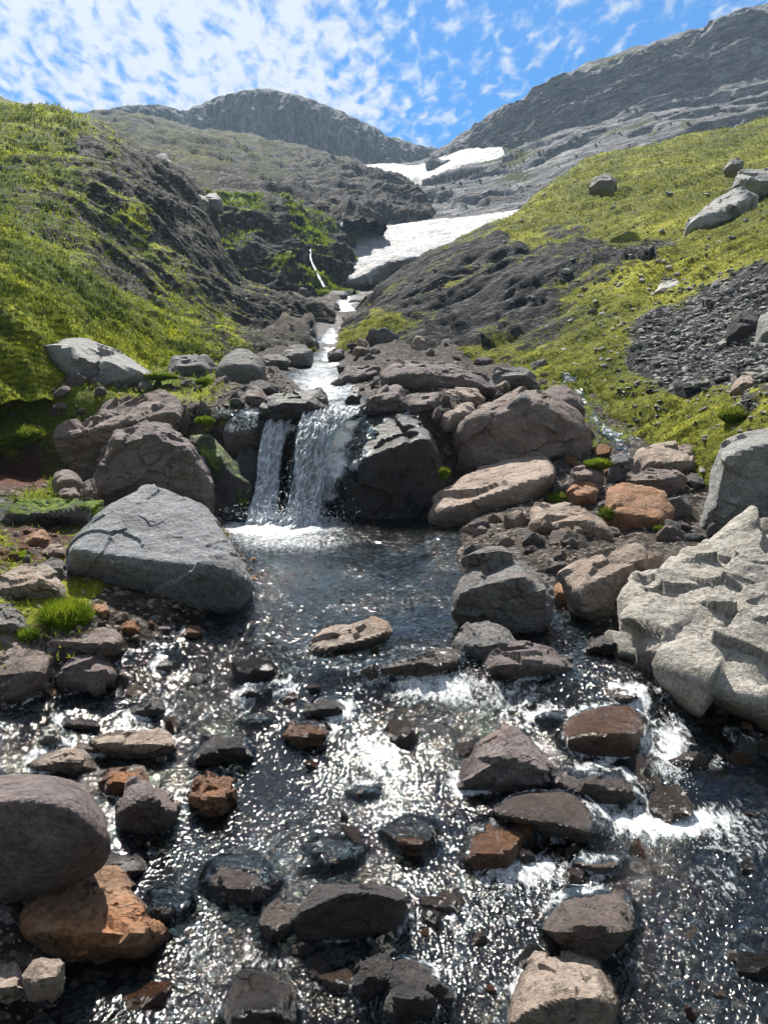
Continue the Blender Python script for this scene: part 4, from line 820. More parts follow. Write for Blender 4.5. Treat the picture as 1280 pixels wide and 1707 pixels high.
rock('rock', 'purple', [(90, 1125), (98, 1108), (139, 1084), (162, 1088), (182, 1100), (194, 1124), (180, 1148), (144, 1164), (94, 1160)], 'angular purple block at the water line below the reddish slab', ridge=[(100, 1112), (150, 1118), (185, 1125)], Y=3.95)
rock('boulder', 'brown', [(-60, 1066), (0, 1064), (32, 1066), (62, 1076), (86, 1092), (94, 1114), (90, 1142), (60, 1164), (0, 1180), (-60, 1180)], 'dark brown boulder cut by the picture edge beside the still water', Y=3.95, T=0.8, cat=B_)
rock('rock', 'rust', [(196, 1050), (212, 1032), (228, 1036), (232, 1054), (215, 1062)], 'small rusty stone beside the great boulder', Y=4.8)
rock('rock', 'brown', [(250, 1050), (262, 1036), (285, 1036), (295, 1050), (275, 1060)], 'wet brown stone at the foot of the great boulder', Y=4.75, wet=0.6)
rock('rock', 'rust', [(295, 1056), (308, 1042), (332, 1042), (345, 1054), (325, 1066)], 'shiny wet rusty stone in the water by the great boulder', Y=4.65, wet=0.9)
rock('rock', 'orange', [(148, 1025), (158, 1008), (176, 1004), (184, 1018), (172, 1032)], 'small tan stone under the shaded side of the great boulder', Y=5.0)
# --- in the water
rock('rock', 'tan', [(512, 1088), (540, 1072), (570, 1050), (600, 1036), (625, 1027), (646, 1034), (655, 1052), (642, 1068), (600, 1082), (555, 1090)], 'tan wedge of rock alone in the middle of the pool outlet', ridge=[(530, 1084), (580, 1074), (640, 1058)], Y=4.45, T=1.0, strata=0.8)
rock('rock', 'pale', [(253, 1116), (264, 1102), (278, 1098), (288, 1109), (276, 1120), (257, 1122)], 'small pale stone alone in the shallow water', Y=4.05)
rock('rock_slab', 'dark', [(204, 1194), (230, 1175), (268, 1166), (280, 1182), (262, 1196), (225, 1198)], 'flat dark stone awash near the small pale stone', Y=3.5, wet=0.5)
rock('rock_slab', 'dark', [(95, 1204), (102, 1194), (130, 1202), (168, 1215), (142, 1222), (104, 1215)], 'thin dark slab at the margin of the still water', Y=3.42)
rock('rock', 'white', [(62, 1238), (74, 1216), (86, 1207), (98, 1220), (102, 1237), (90, 1246), (70, 1246)], 'small white quartz stone on the shore', Y=3.3)
rock('rock_slab', 'tan', [(146, 1236), (169, 1228), (206, 1220), (270, 1216), (286, 1222), (301, 1242), (297, 1255), (262, 1264), (210, 1272), (176, 1264), (154, 1246)], 'long tan rock lying along the water behind the white stone', ridge=[(160, 1240), (215, 1248), (255, 1240), (290, 1240)], Y=3.2, T=1.0)
rock('rock_slab', 'tan', [(36, 1278), (75, 1259), (110, 1252), (142, 1250), (157, 1263), (156, 1284), (130, 1296), (60, 1292)], 'flat orange tan slab behind the big rounded boulder', Y=3.05, T=1.0)
rock('rock', 'tan', [(112, 1250), (131, 1236), (150, 1243), (171, 1251), (167, 1262), (138, 1262)], 'small tan stone on the flat orange slab', Y=3.2)
rock('boulder', 'purple', [(-110, 1400), (-60, 1296), (0, 1280), (38, 1278), (90, 1284), (140, 1296), (168, 1320), (189, 1362), (190, 1392), (180, 1434), (152, 1466), (100, 1490), (40, 1508), (0, 1520), (-60, 1524)],
     'big smooth rounded boulder with shaded belly at the picture edge', ridge=[(-60, 1330), (0, 1326), (70, 1328), (135, 1340), (168, 1372), (150, 1440)], Y=2.25, T=1.0, sharp=13, rough=0.45, strata=0.2, cat=B_)
rock('rock', 'rust', [(163, 1298), (175, 1286), (200, 1280), (240, 1286), (252, 1302), (232, 1324), (190, 1334), (170, 1326)], 'reddish rock touching the big rounded boulder', Y=2.85)
rock('rock', 'purple', [(188, 1364), (204, 1320), (215, 1300), (240, 1300), (266, 1318), (290, 1334), (298, 1347), (287, 1374), (270, 1394), (240, 1398), (200, 1390)], 'dark ridged block in the water beside the big rounded boulder', ridge=[(205, 1350), (245, 1330), (285, 1350)], Y=2.62)
rock('rock', 'rust', [(320, 1322), (330, 1302), (350, 1292), (376, 1303), (395, 1318), (382, 1346), (366, 1368), (344, 1358), (326, 1342)], 'crumbly rust coloured rock alone in the stream', Y=2.72, rough=2.0, wet=0.35)
rock('rock_slab', 'grey', [(166, 1448), (185, 1438), (215, 1432), (246, 1440), (247, 1453), (225, 1466), (185, 1472), (163, 1464)], 'thin grey slab beside the underside of the big rounded boulder', Y=2.42)
rock('boulder', 'orange', [(4, 1514), (20, 1502), (60, 1498), (100, 1494), (150, 1499), (200, 1512), (240, 1529), (257, 1546), (256, 1578), (242, 1604), (200, 1618), (150, 1624), (90, 1616), (46, 1594), (38, 1552)],
     'orange brown ridged rock below the big rounded boulder', ridge=[(48, 1547), (90, 1553), (140, 1556), (190, 1582), (222, 1566), (254, 1561)], Y=2.05, T=1.2, strata=1.0, rough=0.9, cat=B_)
rock('rock', 'tan', [(-30, 1628), (0, 1624), (20, 1621), (40, 1635), (47, 1658), (20, 1670), (-30, 1674)], 'small tan rock in the bottom corner of the picture', Y=1.93)
rock('rock', 'tan', [(36, 1630), (70, 1600), (100, 1597), (107, 1625), (100, 1660), (70, 1668), (44, 1660)], 'blocky tan rock touching the orange ridged rock', Y=1.9)
rock('rock', 'purple', [(748, 1314), (790, 1270), (820, 1230), (845, 1207), (870, 1221), (890, 1240), (916, 1262), (929, 1287), (922, 1314), (850, 1326), (760, 1322)], 'pointed brown rock standing clear of the rapids', ridge=[(770, 1310), (835, 1262), (860, 1268), (915, 1285)], Y=2.95, T=0.8, rough=0.8)
rock('rock', 'tan', [(834, 1720), (850, 1690), (880, 1655), (940, 1627), (985, 1619), (1012, 1640), (1035, 1672), (1028, 1722), (1000, 1755), (840, 1755)], 'smooth tan rock at the bottom of the picture', ridge=[(870, 1690), (940, 1665), (1010, 1670), (985, 1720)], Y=1.72, T=0.9, rough=0.7)
rock('rock_slab', 'dark', [(480, 1538), (512, 1504), (576, 1481), (625, 1478), (675, 1485), (681, 1524), (672, 1548), (612, 1568), (580, 1576), (509, 1582), (486, 1560)], 'flat faced black block tilted in the stream', ridge=[(500, 1520), (560, 1495), (640, 1490), (672, 1505), (650, 1545)], Y=2.15, T=0.7, rough=0.45, strata=0.2, wet=0.45)
rock('rock', 'brown', [(425, 1545), (440, 1520), (470, 1505), (500, 1515), (490, 1560), (450, 1576)], 'wet brown rock against the flat faced black block', Y=2.2, wet=0.9)
rock('rock', 'dark', [(580, 1645), (600, 1605), (635, 1588), (655, 1605), (645, 1655), (605, 1684)], 'wet dark rock below the flat faced black block', Y=1.9, wet=0.7)
rock('rock', 'dark', [(625, 1690), (645, 1620), (682, 1608), (725, 1638), (750, 1662), (735, 1706), (650, 1722)], 'black shaded rock joined to the wet dark rock', Y=1.82, wet=0.6)
rock('rock', 'dark', [(366, 1700), (388, 1645), (420, 1624), (462, 1624), (488, 1650), (496, 1707), (494, 1750), (380, 1750)], 'mossy dark rock under thin water at the bottom edge', Y=1.75, wet=0.9, moss=0.25)
rock('rock', 'purple', [(330, 1478), (350, 1455), (385, 1439), (430, 1454), (472, 1490), (442, 1520), (400, 1516), (350, 1494)], 'purple rock with water sheeting over it', Y=2.33, wet=1.0)
rock('rock', 'dark', [(232, 1534), (255, 1510), (290, 1499), (326, 1494), (332, 1512), (302, 1540), (265, 1554), (243, 1550)], 'dark ledge with a lip of water beside the orange ridged rock', Y=2.18, wet=1.0)
rock('rock', 'brown', [(490, 1458), (530, 1430), (580, 1409), (614, 1425), (602, 1450), (540, 1460)], 'reddish slab awash upstream of the black block', Y=2.5, wet=1.0)
rock('rock', 'rust', [(636, 1392), (670, 1377), (710, 1379), (735, 1391), (722, 1424), (690, 1436), (652, 1414)], 'dark knobbly rock awash mid stream', Y=2.55, wet=1.0)
rock('rock', 'brown', [(812, 1350), (860, 1324), (900, 1319), (950, 1321), (1000, 1348), (1029, 1376), (1022, 1408), (985, 1416), (950, 1400), (890, 1382), (830, 1366)], 'shiny wet rock gleaming below the pointed brown rock', ridge=[(850, 1362), (930, 1372), (990, 1398)], Y=2.62, wet=1.0, T=0.9, rough=0.7, sharp=18)
rock('rock', 'rust', [(756, 1444), (790, 1400), (840, 1384), (882, 1390), (874, 1414), (832, 1436), (785, 1458)], 'rust brown rock dipping from the gleaming wet rock', Y=2.5, wet=0.9)
rock('rock', 'purple', [(918, 1304), (940, 1287), (990, 1282), (1042, 1309), (1098, 1336), (1050, 1350), (990, 1344), (940, 1324)], 'low wet rock between pointed rock and white rapids', Y=2.88, wet=1.0, moss=0.05)
rock('rock', 'brown', [(955, 1450), (985, 1432), (1020, 1425), (1050, 1430), (1035, 1452), (1000, 1466)], 'small wet stone downstream of the gleaming rock', Y=2.4, wet=0.9)
rock('rock', 'brown', [(895, 1548), (920, 1530), (970, 1517), (1032, 1529), (1075, 1545), (1042, 1584), (1012, 1610), (960, 1620), (928, 1584)], 'dark reddish rock above the smooth tan rock', ridge=[(925, 1552), (985, 1545), (1035, 1555)], Y=2.05, wet=0.65)
rock('boulder', 'rust', [(925, 1245), (955, 1192), (1010, 1174), (1062, 1178), (1090, 1200), (1092, 1244), (1072, 1276), (1010, 1272), (950, 1258)], 'rounded red brown boulder under sliding water', Y=3.1, wet=1.0, sharp=12, rough=0.5, cat=B_, T=0.95)
rock('rock', 'rust', [(1200, 1224), (1240, 1216), (1300, 1240), (1340, 1262), (1290, 1270), (1240, 1250)], 'orange stone under the water below the cream outcrop', Y=3.2, wet=1.0)
rock('rock', 'orange', [(1172, 1286), (1185, 1274), (1205, 1276), (1208, 1288), (1190, 1296)], 'small orange stone on the stream bed', Y=2.95, wet=1.0)
rock('rock_slab', 'dark', [(508, 1184), (530, 1165), (570, 1159), (586, 1174), (590, 1198), (560, 1200), (514, 1196)], 'dark squared rock shedding water in the rapids', Y=3.45, wet=0.9)
rock('rock', 'rust', [(470, 1228), (490, 1208), (520, 1202), (552, 1210), (563, 1226), (537, 1250), (500, 1246)], 'knobbly red brown rock below the dark squared rock', Y=3.2, wet=0.9)
rock('rock', 'dark', [(306, 1274), (340, 1240), (380, 1224), (427, 1240), (433, 1257), (392, 1272), (340, 1282)], 'dark rock half covered by glinting water behind the rust coloured rock', Y=3.05, wet=0.9)
rock('rock_slab', 'brown', [(576, 1126), (640, 1104), (700, 1089), (770, 1084), (784, 1100), (742, 1118), (660, 1126), (620, 1140)], 'sunken brown ledge that forms the step below the pool', Y=3.95, wet=1.0, T=1.0)
rock('rock', 'dark', [(385, 1165), (420, 1148), (470, 1145), (500, 1155), (470, 1168), (420, 1176)], 'low dark rock barely breaking the water left of the rapids', Y=3.65, wet=1.0)
rock('rock', 'dark', [(395, 1205), (420, 1192), (455, 1190), (468, 1202), (440, 1215), (408, 1216)], 'small dark rock awash beside the knobbly red rock', Y=3.4, wet=1.0)
rock('rock', 'tan', [(578, 1324), (600, 1309), (630, 1316), (634, 1330), (590, 1336)], 'yellowish stone just under the water', Y=2.8, wet=0.8)
rock('rock', 'brown', [(880, 1200), (910, 1185), (945, 1188), (955, 1205), (920, 1214)], 'wet brown stone upstream of the rounded red boulder', Y=3.3, wet=1.0)
rock('rock', 'brown', [(1000, 1160), (1030, 1148), (1068, 1152), (1075, 1170), (1040, 1178)], 'wet dark stone in the shade of the cream outcrop', Y=3.5, wet=0.9)

# ------------------------------------------------------------------ smaller stones, one object each
def inside(poly, u, v):
    x, y = poly[:, 0], poly[:, 1]; x2, y2 = np.roll(x, -1), np.roll(y, -1)
    c = ((y > v) != (y2 > v)) & (u < (x2-x)*(v-y)/np.where(y2 == y, 1e-9, y2-y)+x)
    return c.sum() % 2 == 1
def template(seed, lvl=2, flat=0.6):
    r_ = np.random.RandomState(seed); p = r_.normal(size=(14, 3)); p /= np.linalg.norm(p, axis=1, keepdims=True); p *= np.array([1.0, r_.uniform(.6, .95), r_.uniform(flat*.7, flat*1.2)])
    c, V, F, Rm = rock_shape(p, lvl, seed, 0.9, 0.6, 2, 30); V = V/np.abs(V[:, :2]).max(); return V, F
STONE = [template(900+i, 2, 0.62) for i in range(14)]
STONE_ME = {}
def stone_mesh(i, mat, wet=False):
    if (i, mat, wet) not in STONE_ME:
        V, F = STONE[i]; me = mesh_np('stone', V, F, {'wet': np.full(len(V), 1.0 if wet else 0.0), 'moss': np.zeros(len(V))}); me.set_sharp_from_angle(angle=R(30)); me.materials.append(M[mat]); STONE_ME[(i, mat, wet)] = me
    return STONE_ME[(i, mat, wet)]
rz = np.random.RandomState(21)
def put_stone(P, size, mat, label, group, wet=False):
    i = rz.randint(len(STONE)); o = add_obj('stone', stone_mesh(i, mat, wet)); o.location = (P[0], P[1], P[2]+size*0.12)
    o.rotation_euler = (rz.uniform(-.35, .35), rz.uniform(-.35, .35), rz.uniform(0, 6.28)); s = size*0.5
    o.scale = (s*rz.uniform(.9, 1.25), s*rz.uniform(.75, 1.1), s*rz.uniform(.8, 1.3)); tag(o, label, 'stone', group); return o
import re as _re
COLN = {'grey': 'grey', 'pale': 'pale', 'brown': 'brown', 'purple': 'purplish', 'tan': 'tan', 'orange': 'orange', 'dark': 'dark', 'rust': 'rusty', 'white': 'white'}
LAND = [(r_[0]['label'], OUTLINES[k][0]) for k, r_ in enumerate(ROCKS)]
def short(lab): return _re.split(r' (?:leaning|lying|with|that|at|of|on|in|beside|above|below|against|just|behind|breaking|wedged|filling|perched|half|splitting|rising|touching|jutting|where|standing|pinching|balanced|uphill|high|next|tilted|cut|among|between|squeezed|tucked|by|overhanging|alone|awash|near|under|downstream|upstream|dipping|gleaming|barely|shedding|forms|joined|along)\b', lab)[0]
def stone_label(u, v, spx, mat):
    best = min(LAND, key=lambda q: np.hypot(q[1][:, 0]-u, q[1][:, 1]-v).min() + (40 if len(short(q[0]).split()) < 3 else 0)); o_ = best[1]
    du, dv = u-o_[:, 0].mean(), v-o_[:, 1].mean(); hw_, hh_ = np.ptp(o_[:, 0])/2+1, np.ptp(o_[:, 1])/2+1
    rel = ('to the right of' if du > 0 else 'to the left of') if abs(du)/hw_ > abs(dv)/hh_ else ('just in front of' if dv > 0 else 'just behind')
    size = 'tiny' if spx < 13 else 'small' if spx < 20 else 'larger'
    return f"{size} {COLN[mat]} stone {rel} the {short(best[0])}"
ZONES = [
 ((0, 330), (605, 715), 28, (14, 42), ('grey', 'brown', 'pale', 'purple'), 'stones on the mossy shelf'),
 ((0, 120), (865, 945), 18, (12, 30), ('rust', 'brown', 'orange', 'grey'), 'stones behind the great boulder'),
 ((0, 200), (1175, 1300), 14, (12, 28), ('dark', 'brown', 'grey'), 'stones by the white quartz'),
 ((745, 1000), (880, 975), 32, (14, 50), ('grey', 'tan', 'purple', 'brown'), 'stones on the gravel bar'),
 ((930, 1190), (755, 925), 44, (16, 58), ('tan', 'brown', 'grey', 'purple', 'rust'), 'stones round the pinkish boulder'),
 ((585, 940), (588, 715), 44, (16, 50), ('purple', 'tan', 'brown', 'grey'), 'stones in the jumble above the falls'),
 ((500, 640), (485, 600), 16, (14, 34), ('grey', 'dark', 'purple'), 'rocks in the ravine'),
 ((420, 640), (560, 660), 18, (10, 24), ('grey', 'dark', 'purple'), 'stones along the upper stream'),
 ((150, 360), (1005, 1085), 14, (10, 24), ('rust', 'brown', 'tan'), 'stones at the foot of the great boulder'),
 ((200, 450), (620, 720), 18, (12, 30), ('grey', 'purple', 'brown'), 'stones above the smaller fall')]
for (u0, u1), (v0, v1), n, (s0, s1), mats, grp in ZONES:
    k = 0; tries = 0
    while k < n and tries < 600:
        tries += 1; u, v = rz.uniform(u0, u1), rz.uniform(v0, v1)
        Yh = ray_ground(u, v)
        if any(inside(o_, u, v-3) and Yo < Yh+0.6 for o_, Yo in OUTLINES): continue
        p = px2w(u, v, Yh); xl_, xr_ = edges(np.array(Yh))
        if p[0] > xl_-0.0 and p[0] < xr_ and rz.rand() > 0.25: continue
        spx = s0+(s1-s0)*rz.rand()**2; mt = mats[rz.randint(len(mats))]
        put_stone((p[0], p[1], ground_z(p[0], p[1])), spx*Yh/1280, mt, stone_label(u, v, spx, mt), grp); k += 1
k = 0
while k < 44:
    u, v = rz.uniform(190, 1270), rz.uniform(1090, 1700)
    if any(inside(o_, u+a_, v+b_) for o_, _ in OUTLINES for a_, b_ in ((0, 0), (-14, 0), (14, 0), (0, 10))): continue
    Yh = ray_ground(u, v); p = px2w(u, v, Yh); spx = 28+56*rz.rand()**1.6; mt = ('rust', 'brown', 'dark', 'purple', 'tan')[rz.randint(5)]
    s_ = spx*Yh/1280; put_stone((p[0], p[1], p[2]-s_*rz.uniform(-.02, .22)), s_, mt, stone_label(u, v, spx*0.6, mt).replace('stone', 'wet stone'), 'wet stones in the near stream', True); k += 1
def on_hill(nm, u, v):
    P, n, g, _, _ = LOFTS[nm]; a, b = PXL[nm]; k = np.argmin((a-u)**2+(b-v)**2+P[..., 1]*.05); return P.reshape(-1, 3)[k], n.reshape(-1, 3)[k]
for nm, box, n, sz, mats, grp in (
    ('hillside_right', (1060, 1280, 440, 700), 10, (9, 26), ('grey', 'pale', 'dark'), 'stones on the scree'),
    ('hillside_right', (860, 1270, 250, 440), 7, (8, 14), ('grey', 'pale'), 'stones on the meadow'),
    ('hillside_left', (20, 380, 250, 540), 9, (8, 14), ('grey', 'pale'), 'stones on the mossy hillside')):
    for _ in range(n):
        u, v = rz.uniform(box[0], box[1]), rz.uniform(box[2], box[3]); p, nn_ = on_hill(nm, u, v); spx = sz[0]+(sz[1]-sz[0])*rz.rand()**2; mt = mats[rz.randint(len(mats))]
        put_stone(p, spx*p[1]/1280, mt, stone_label(u, v, spx, mt), grp)

_same = {}
for o in SC.objects:
    if o.name.startswith('stone') and 'label' in o: _same.setdefault(o['label'], []).append(o)
ORD = ['leftmost', 'second from the left', 'third from the left', 'fourth from the left', 'fifth from the left', 'sixth from the left', 'seventh from the left', 'eighth from the left']
for lab, os_ in _same.items():
    if len(os_) < 2: continue
    os_.sort(key=lambda o: o.location.x/o.location.y)
    for k, o in enumerate(os_):
        l = lab.replace(' just ', ' ').replace(' the ', ' ') if len(lab.split()) > 11 else lab.replace(' just ', ' ')
        o['label'] = l + ', ' + (ORD[k] if k < len(os_)-1 or len(os_) > 8 else 'rightmost') if k < 8 else l

# ------------------------------------------------------------------ masses of small stones and gravel (nobody could count them)
def mass(name, pts, sizes, temps, mat, label, seed, flat=(0.5, 1.0), tilt=0.5, damp=1.0):
    r_ = np.random.RandomState(seed); Vs, Fs = [], []; off = 0; n = len(pts)
    tid = r_.randint(len(temps), size=n)
    for k, (V, F) in enumerate(temps):
        ii = np.nonzero(tid == k)[0]
        if not len(ii): continue
        a = r_.uniform(0, 6.283, len(ii)); b = r_.uniform(-tilt, tilt, len(ii))
        ca, sa, cb, sb = np.cos(a), np.sin(a), np.cos(b), np.sin(b)
        S = sizes[ii][:, None]*0.5*np.stack([r_.uniform(.8, 1.3, len(ii)), r_.uniform(.6, 1, len(ii)), r_.uniform(*flat, len(ii))], 1)
        Q = V[None]*S[:, None, :]
        x = Q[..., 0]*cb[:, None]+Q[..., 2]*sb[:, None]; z = -Q[..., 0]*sb[:, None]+Q[..., 2]*cb[:, None]; y = Q[..., 1]
        X = x*ca[:, None]-y*sa[:, None]; Yv = x*sa[:, None]+y*ca[:, None]
        W = np.stack([X, Yv, z], -1)+pts[ii][:, None, :]
        Vs.append(W.reshape(-1, 3)); Fs.append((F[None]+(np.arange(len(ii))*len(V))[:, None, None]).reshape(-1, 3)+off); off += len(ii)*len(V)
    V = np.concatenate(Vs); F = np.concatenate(Fs)
    me = mesh_np(name, V, F, {'wet': damp*np.clip(sstep(0.05, 0.0, V[:, 2]-W_xy(V[:, 0], V[:, 1])), 0, 1), 'moss': np.zeros(len(V))}, smooth=False)
    o = add_obj(name, me, mat); tag(o, label, kind='stuff'); return o
T1 = [template(700+i, 1, 0.6) for i in range(8)]; T0 = [template(720+i, 0, 0.7) for i in range(10)]
rg = np.random.RandomState(5)
def ground_pts(n, f):
    """f(x, Y) -> keep probability; points spread evenly over the picture's ground"""
    out = []
    u = rg.uniform(-60, 1340, n*6); Yq = np.exp(rg.uniform(math.log(1.3), math.log(26), n*6)); x = Yq*(u-640)/1280
    keep = rg.rand(n*6) < f(x, Yq)
    x, Yq = x[keep][:n], Yq[keep][:n]
    return np.array([(a, b, ground_z(a, b)) for a, b in zip(x, Yq)])
def f_bank(x, Y):
    a, b = edges(Y); d = np.maximum(a-x, x-b); return np.where((d > -0.12) & (d < 3.5) & (Y < 16), np.exp(-np.maximum(d, 0)/1.6), 0)
def f_bed(x, Y):
    a, b = edges(Y); return np.where((x > a) & (x < b) & (Y < 9.7), 1.0, 0)
p = ground_pts(1600, f_bank); mass('gravel', p, p[:, 1]*rg.uniform(3, 13, len(p))/1280, T1, M['brown'], 'loose gravel and broken stone along the stream banks', 1)
p = ground_pts(3000, f_bank); mass('gravel', p, p[:, 1]*rg.uniform(4, 13, len(p))/1280, T0, M['tan'], 'paler tan broken stone scattered along the banks', 2)
p = ground_pts(2600, f_bed); mass('cobbles', p, p[:, 1]*rg.uniform(10, 42, len(p))/1280*np.clip(3/p[:, 1], .4, 1), T0, M['orange'], 'rust brown cobbles on the bed under the water', 3, damp=0.25)
p = ground_pts(1600, f_bed); mass('cobbles', p, p[:, 1]*rg.uniform(8, 36, len(p))/1280*np.clip(3/p[:, 1], .4, 1), T0, M['tan'], 'brown cobbles on the bed under the water', 4, damp=0.35)
def hill_pts(nm, n, wfun):
    P, nr, g, U, V = LOFTS[nm]; a, b = PXL[nm]; w = wfun(a, b, g, P).ravel()
    # even over the picture: weight by the picture area of a cell
    ar = np.abs(np.gradient(a, axis=1)*np.gradient(b, axis=0)).ravel(); w = w*ar*(nr[..., 2].ravel() > 0.15); w = np.clip(w, 0, None); w /= w.sum()
    k = rg.choice(P.shape[0]*P.shape[1], n, p=w); jit = rg.normal(size=(n, 3))*0.012*P.reshape(-1, 3)[k][:, 1:2]*0.1; jit[:, 2] = 0
    return P.reshape(-1, 3)[k]+jit, nr.reshape(-1, 3)[k], k
def w_scree(a, b, g, P): return np.exp(-(((a-1180)/165)**2+((b-575)/130)**2))*np.clip(1.08-g, 0, 1)**0.7
p, n_, _ = hill_pts('hillside_right', 1500, w_scree); mass('scree', p, p[:, 1]*(2.5+14*rg.rand(len(p))**3)/1280, T0, M['cream'], 'paler stones mixed into the grey scree', 16, (.3, .7))
p, n_, _ = hill_pts('hillside_right', 2400, w_scree); mass('scree', p, p[:, 1]*(2.5+16*rg.rand(len(p))**3)/1280, T0, M['pale'], 'grey loose scree on the slope above the tall mottled boulder', 6, (.3, .7))
p, n_, _ = hill_pts('hillside_right', 1500, lambda a, b, g, P: (1-g)**2*(P[..., 1] < 45)*(b > 380)*(0.15+(a > 980))); mass('scree', p, p[:, 1]*rg.uniform(2, 8, len(p))/1280, T0, M['pale'], 'pale stone chips scattered over the bare rock face', 7, (.3, .7))
p, n_, _ = hill_pts('hillside_left', 1300, lambda a, b, g, P: (1-g)**1.5*(P[..., 1] < 46)); mass('scree', p, p[:, 1]*rg.uniform(2, 7, len(p))/1280, T0, M['pale'], 'pale stone chips between the mosses of the hillside', 8, (.3, .7))
p, n_, _ = hill_pts('mountain_right', 2600, lambda a, b, g, P: (P[..., 1] < 165)*1.0); mass('scree', p, p[:, 1]*(2+9*rg.rand(len(p))**3)/1280, T0, M['grey'], 'grey scree below the layered cliffs', 9, (.4, .8))

# ------------------------------------------------------------------ grass and moss
def blades(name, base, nrm, h, wd, mat, label, seed, per=3, lean=0.6, spread=0.35):
    r_ = np.random.RandomState(seed); n = len(base)*per
    b = np.repeat(base, per, 0) + r_.normal(size=(n, 3))*np.repeat(h, per)[:, None]*np.array([spread, spread, 0]); hh = np.repeat(h, per)*r_.uniform(.6, 1.3, n); ww = np.repeat(wd, per)
    a = r_.uniform(0, 6.283, n); s = np.stack([np.cos(a), np.sin(a), 0*a], 1); l = r_.normal(size=(n, 3))*lean; l[:, 2] = 0
    up = np.repeat(nrm, per, 0)*0.5 + np.array([0, 0, .75]) + l
    tip = b + up*hh[:, None]
    V = np.stack([b-s*ww[:, None]/2, b+s*ww[:, None]/2, tip], 1).reshape(-1, 3)
    return add_obj(name, mesh_np(name, V, np.arange(n*3).reshape(-1, 3), smooth=False), mat)
p, n_, _ = hill_pts('hillside_left', 60000, lambda a, b, g, P: np.clip(g-0.25, 0, 1)**1.2*(P[..., 1] < 46))
tag(blades('grass', p, n_, p[:, 1]*rg.uniform(1.6, 5.0, len(p))/1280, p[:, 1]*2.0/1280, M['grass'], '', 1, 2), 'short moss and grass covering the sunny hillside', kind='stuff')
p, n_, _ = hill_pts('hillside_right', 60000, lambda a, b, g, P: np.clip(g-0.3, 0, 1)**1.2)
tag(blades('grass', p, n_, p[:, 1]*rg.uniform(1.0, 3.2, len(p))/1280, p[:, 1]*1.8/1280, M['meadow'], '', 2, 2), 'short yellow green grass covering the meadow slope', kind='stuff')
p, n_, _ = hill_pts('ledges', 7000, lambda a, b, g, P: np.clip(g-0.3, 0, 1))
tag(blades('grass', p, n_, p[:, 1]*rg.uniform(1.5, 4.5, len(p))/1280, p[:, 1]*2.8/1280, M['tuft'], '', 3, 2), 'vivid green moss on the ledges beside the snowfield', kind='stuff')
ii = np.nonzero((cov_g.ravel() > 0.35) & (ins.ravel() < -0.1) & (PG[..., 1].ravel() < 24) & (PG[..., 1].ravel() > 3) & (np.abs(Ug.ravel()-640) < 720))[0]
ii = rg.choice(ii, 7000); p = PG.reshape(-1, 3)[ii]+rg.normal(size=(7000, 3))*np.array([.05, .05, 0])
tag(blades('grass', p, np.tile([0, 0, 1.], (7000, 1)), p[:, 1]*rg.uniform(3, 9, 7000)/1280, p[:, 1]*2.6/1280, M['grass'], '', 4, 2), 'moss and short grass between the stones of the banks', kind='stuff')
M['cushion'] = grass_material('moss_cushion', (0.03, 0.055, 0.008), (0.08, 0.12, 0.012), (0.16, 0.20, 0.018), 9, 0.25)
def tuft(name, u, v, Y, wpx, hpx, n, mat, label, cat='plant', long=0.42, flat=0.42):
    Y = min(Y, ray_ground(u, v)) if Y < 16 else Y
    c = px2w(u, v, Y); r_ = np.random.RandomState(int(u)); R_ = wpx/1280*Y/2; H = hpx/1280*Y
    root = bpy.data.objects.new(name, None); COL.objects.link(root); root.location = c; tag(root, label, cat)
    V, F = ico(3); rad = (1+0.30*fbm(V*1.6+u, 3)+0.16*fbm(V*5+u, 3, 0.6, True)); q = V*np.array([R_*.85, R_*.8, H*flat])*rad[:, None]; n_c = vnormals(q, F)
    add_obj('cushion', mesh_np('cushion', q, F), M['cushion'], parent=root)
    k = r_.choice(np.nonzero(V[:, 2] > -0.15)[0], n*3); nr = n_c[k]*2.0
    bl = blades('blades', q[k]*0.97, nr, np.full(len(k), H*long*0.62), np.full(len(k), max(Y*1.5/1280, .003)), mat, '', int(v), 1, 0.3, 0.1); bl.parent = root; bl['kind'] = 'stuff'
    return root
tuft('grass_tuft', 112, 1034, 4.75, 84, 46, 900, M['tuft'], 'bright yellow green grass tuft between shore rocks', long=0.42)
tuft('grass_tuft', 48, 1062, 4.6, 38, 26, 90, M['tuft'], 'small green moss tuft beside the bright grass tuft')
tuft('moss_cushion', 998, 774, 8.8, 50, 18, 160, M['tuft'], 'vivid green moss cushion on the rubble below the side stream', 'moss', 0.22)
tuft('fern', 1010, 860, 7.6, 26, 22, 70, M['grass'], 'small green plant growing beside the pinkish boulder')
tuft('grass_tuft', 1225, 694, 9.3, 54, 22, 200, M['grass'], 'green grass clump at the foot of the scree', 'plant')
tuft('fern', 880, 542, 20.4, 24, 18, 60, M['tuft'], 'small bright fern on the dark rock face')
tuft('moss_cushion', 928, 834, 8.6, 44, 24, 120, M['grass'], 'dark green moss hanging beside the tan slab', 'moss', 0.22)
tuft('moss_cushion', 740, 790, 9.1, 20, 20, 60, M['grass'], 'green moss strip in the crack beside the black wet boulder', 'moss', 0.22)
tuft('moss_cushion', 342, 702, 9.6, 34, 16, 90, M['tuft'], 'yellow green moss on the dark mossy boulder', 'moss', 0.22)
tuft('moss_cushion', 265, 628, 11.9, 60, 12, 120, M['tuft'], 'flat yellow moss mat beside the pale wedge boulder', 'moss', 0.22)
tuft('moss_cushion', 350, 636, 12.6, 56, 12, 120, M['tuft'], 'flat yellow moss mat in front of the lichen boulder', 'moss', 0.22)
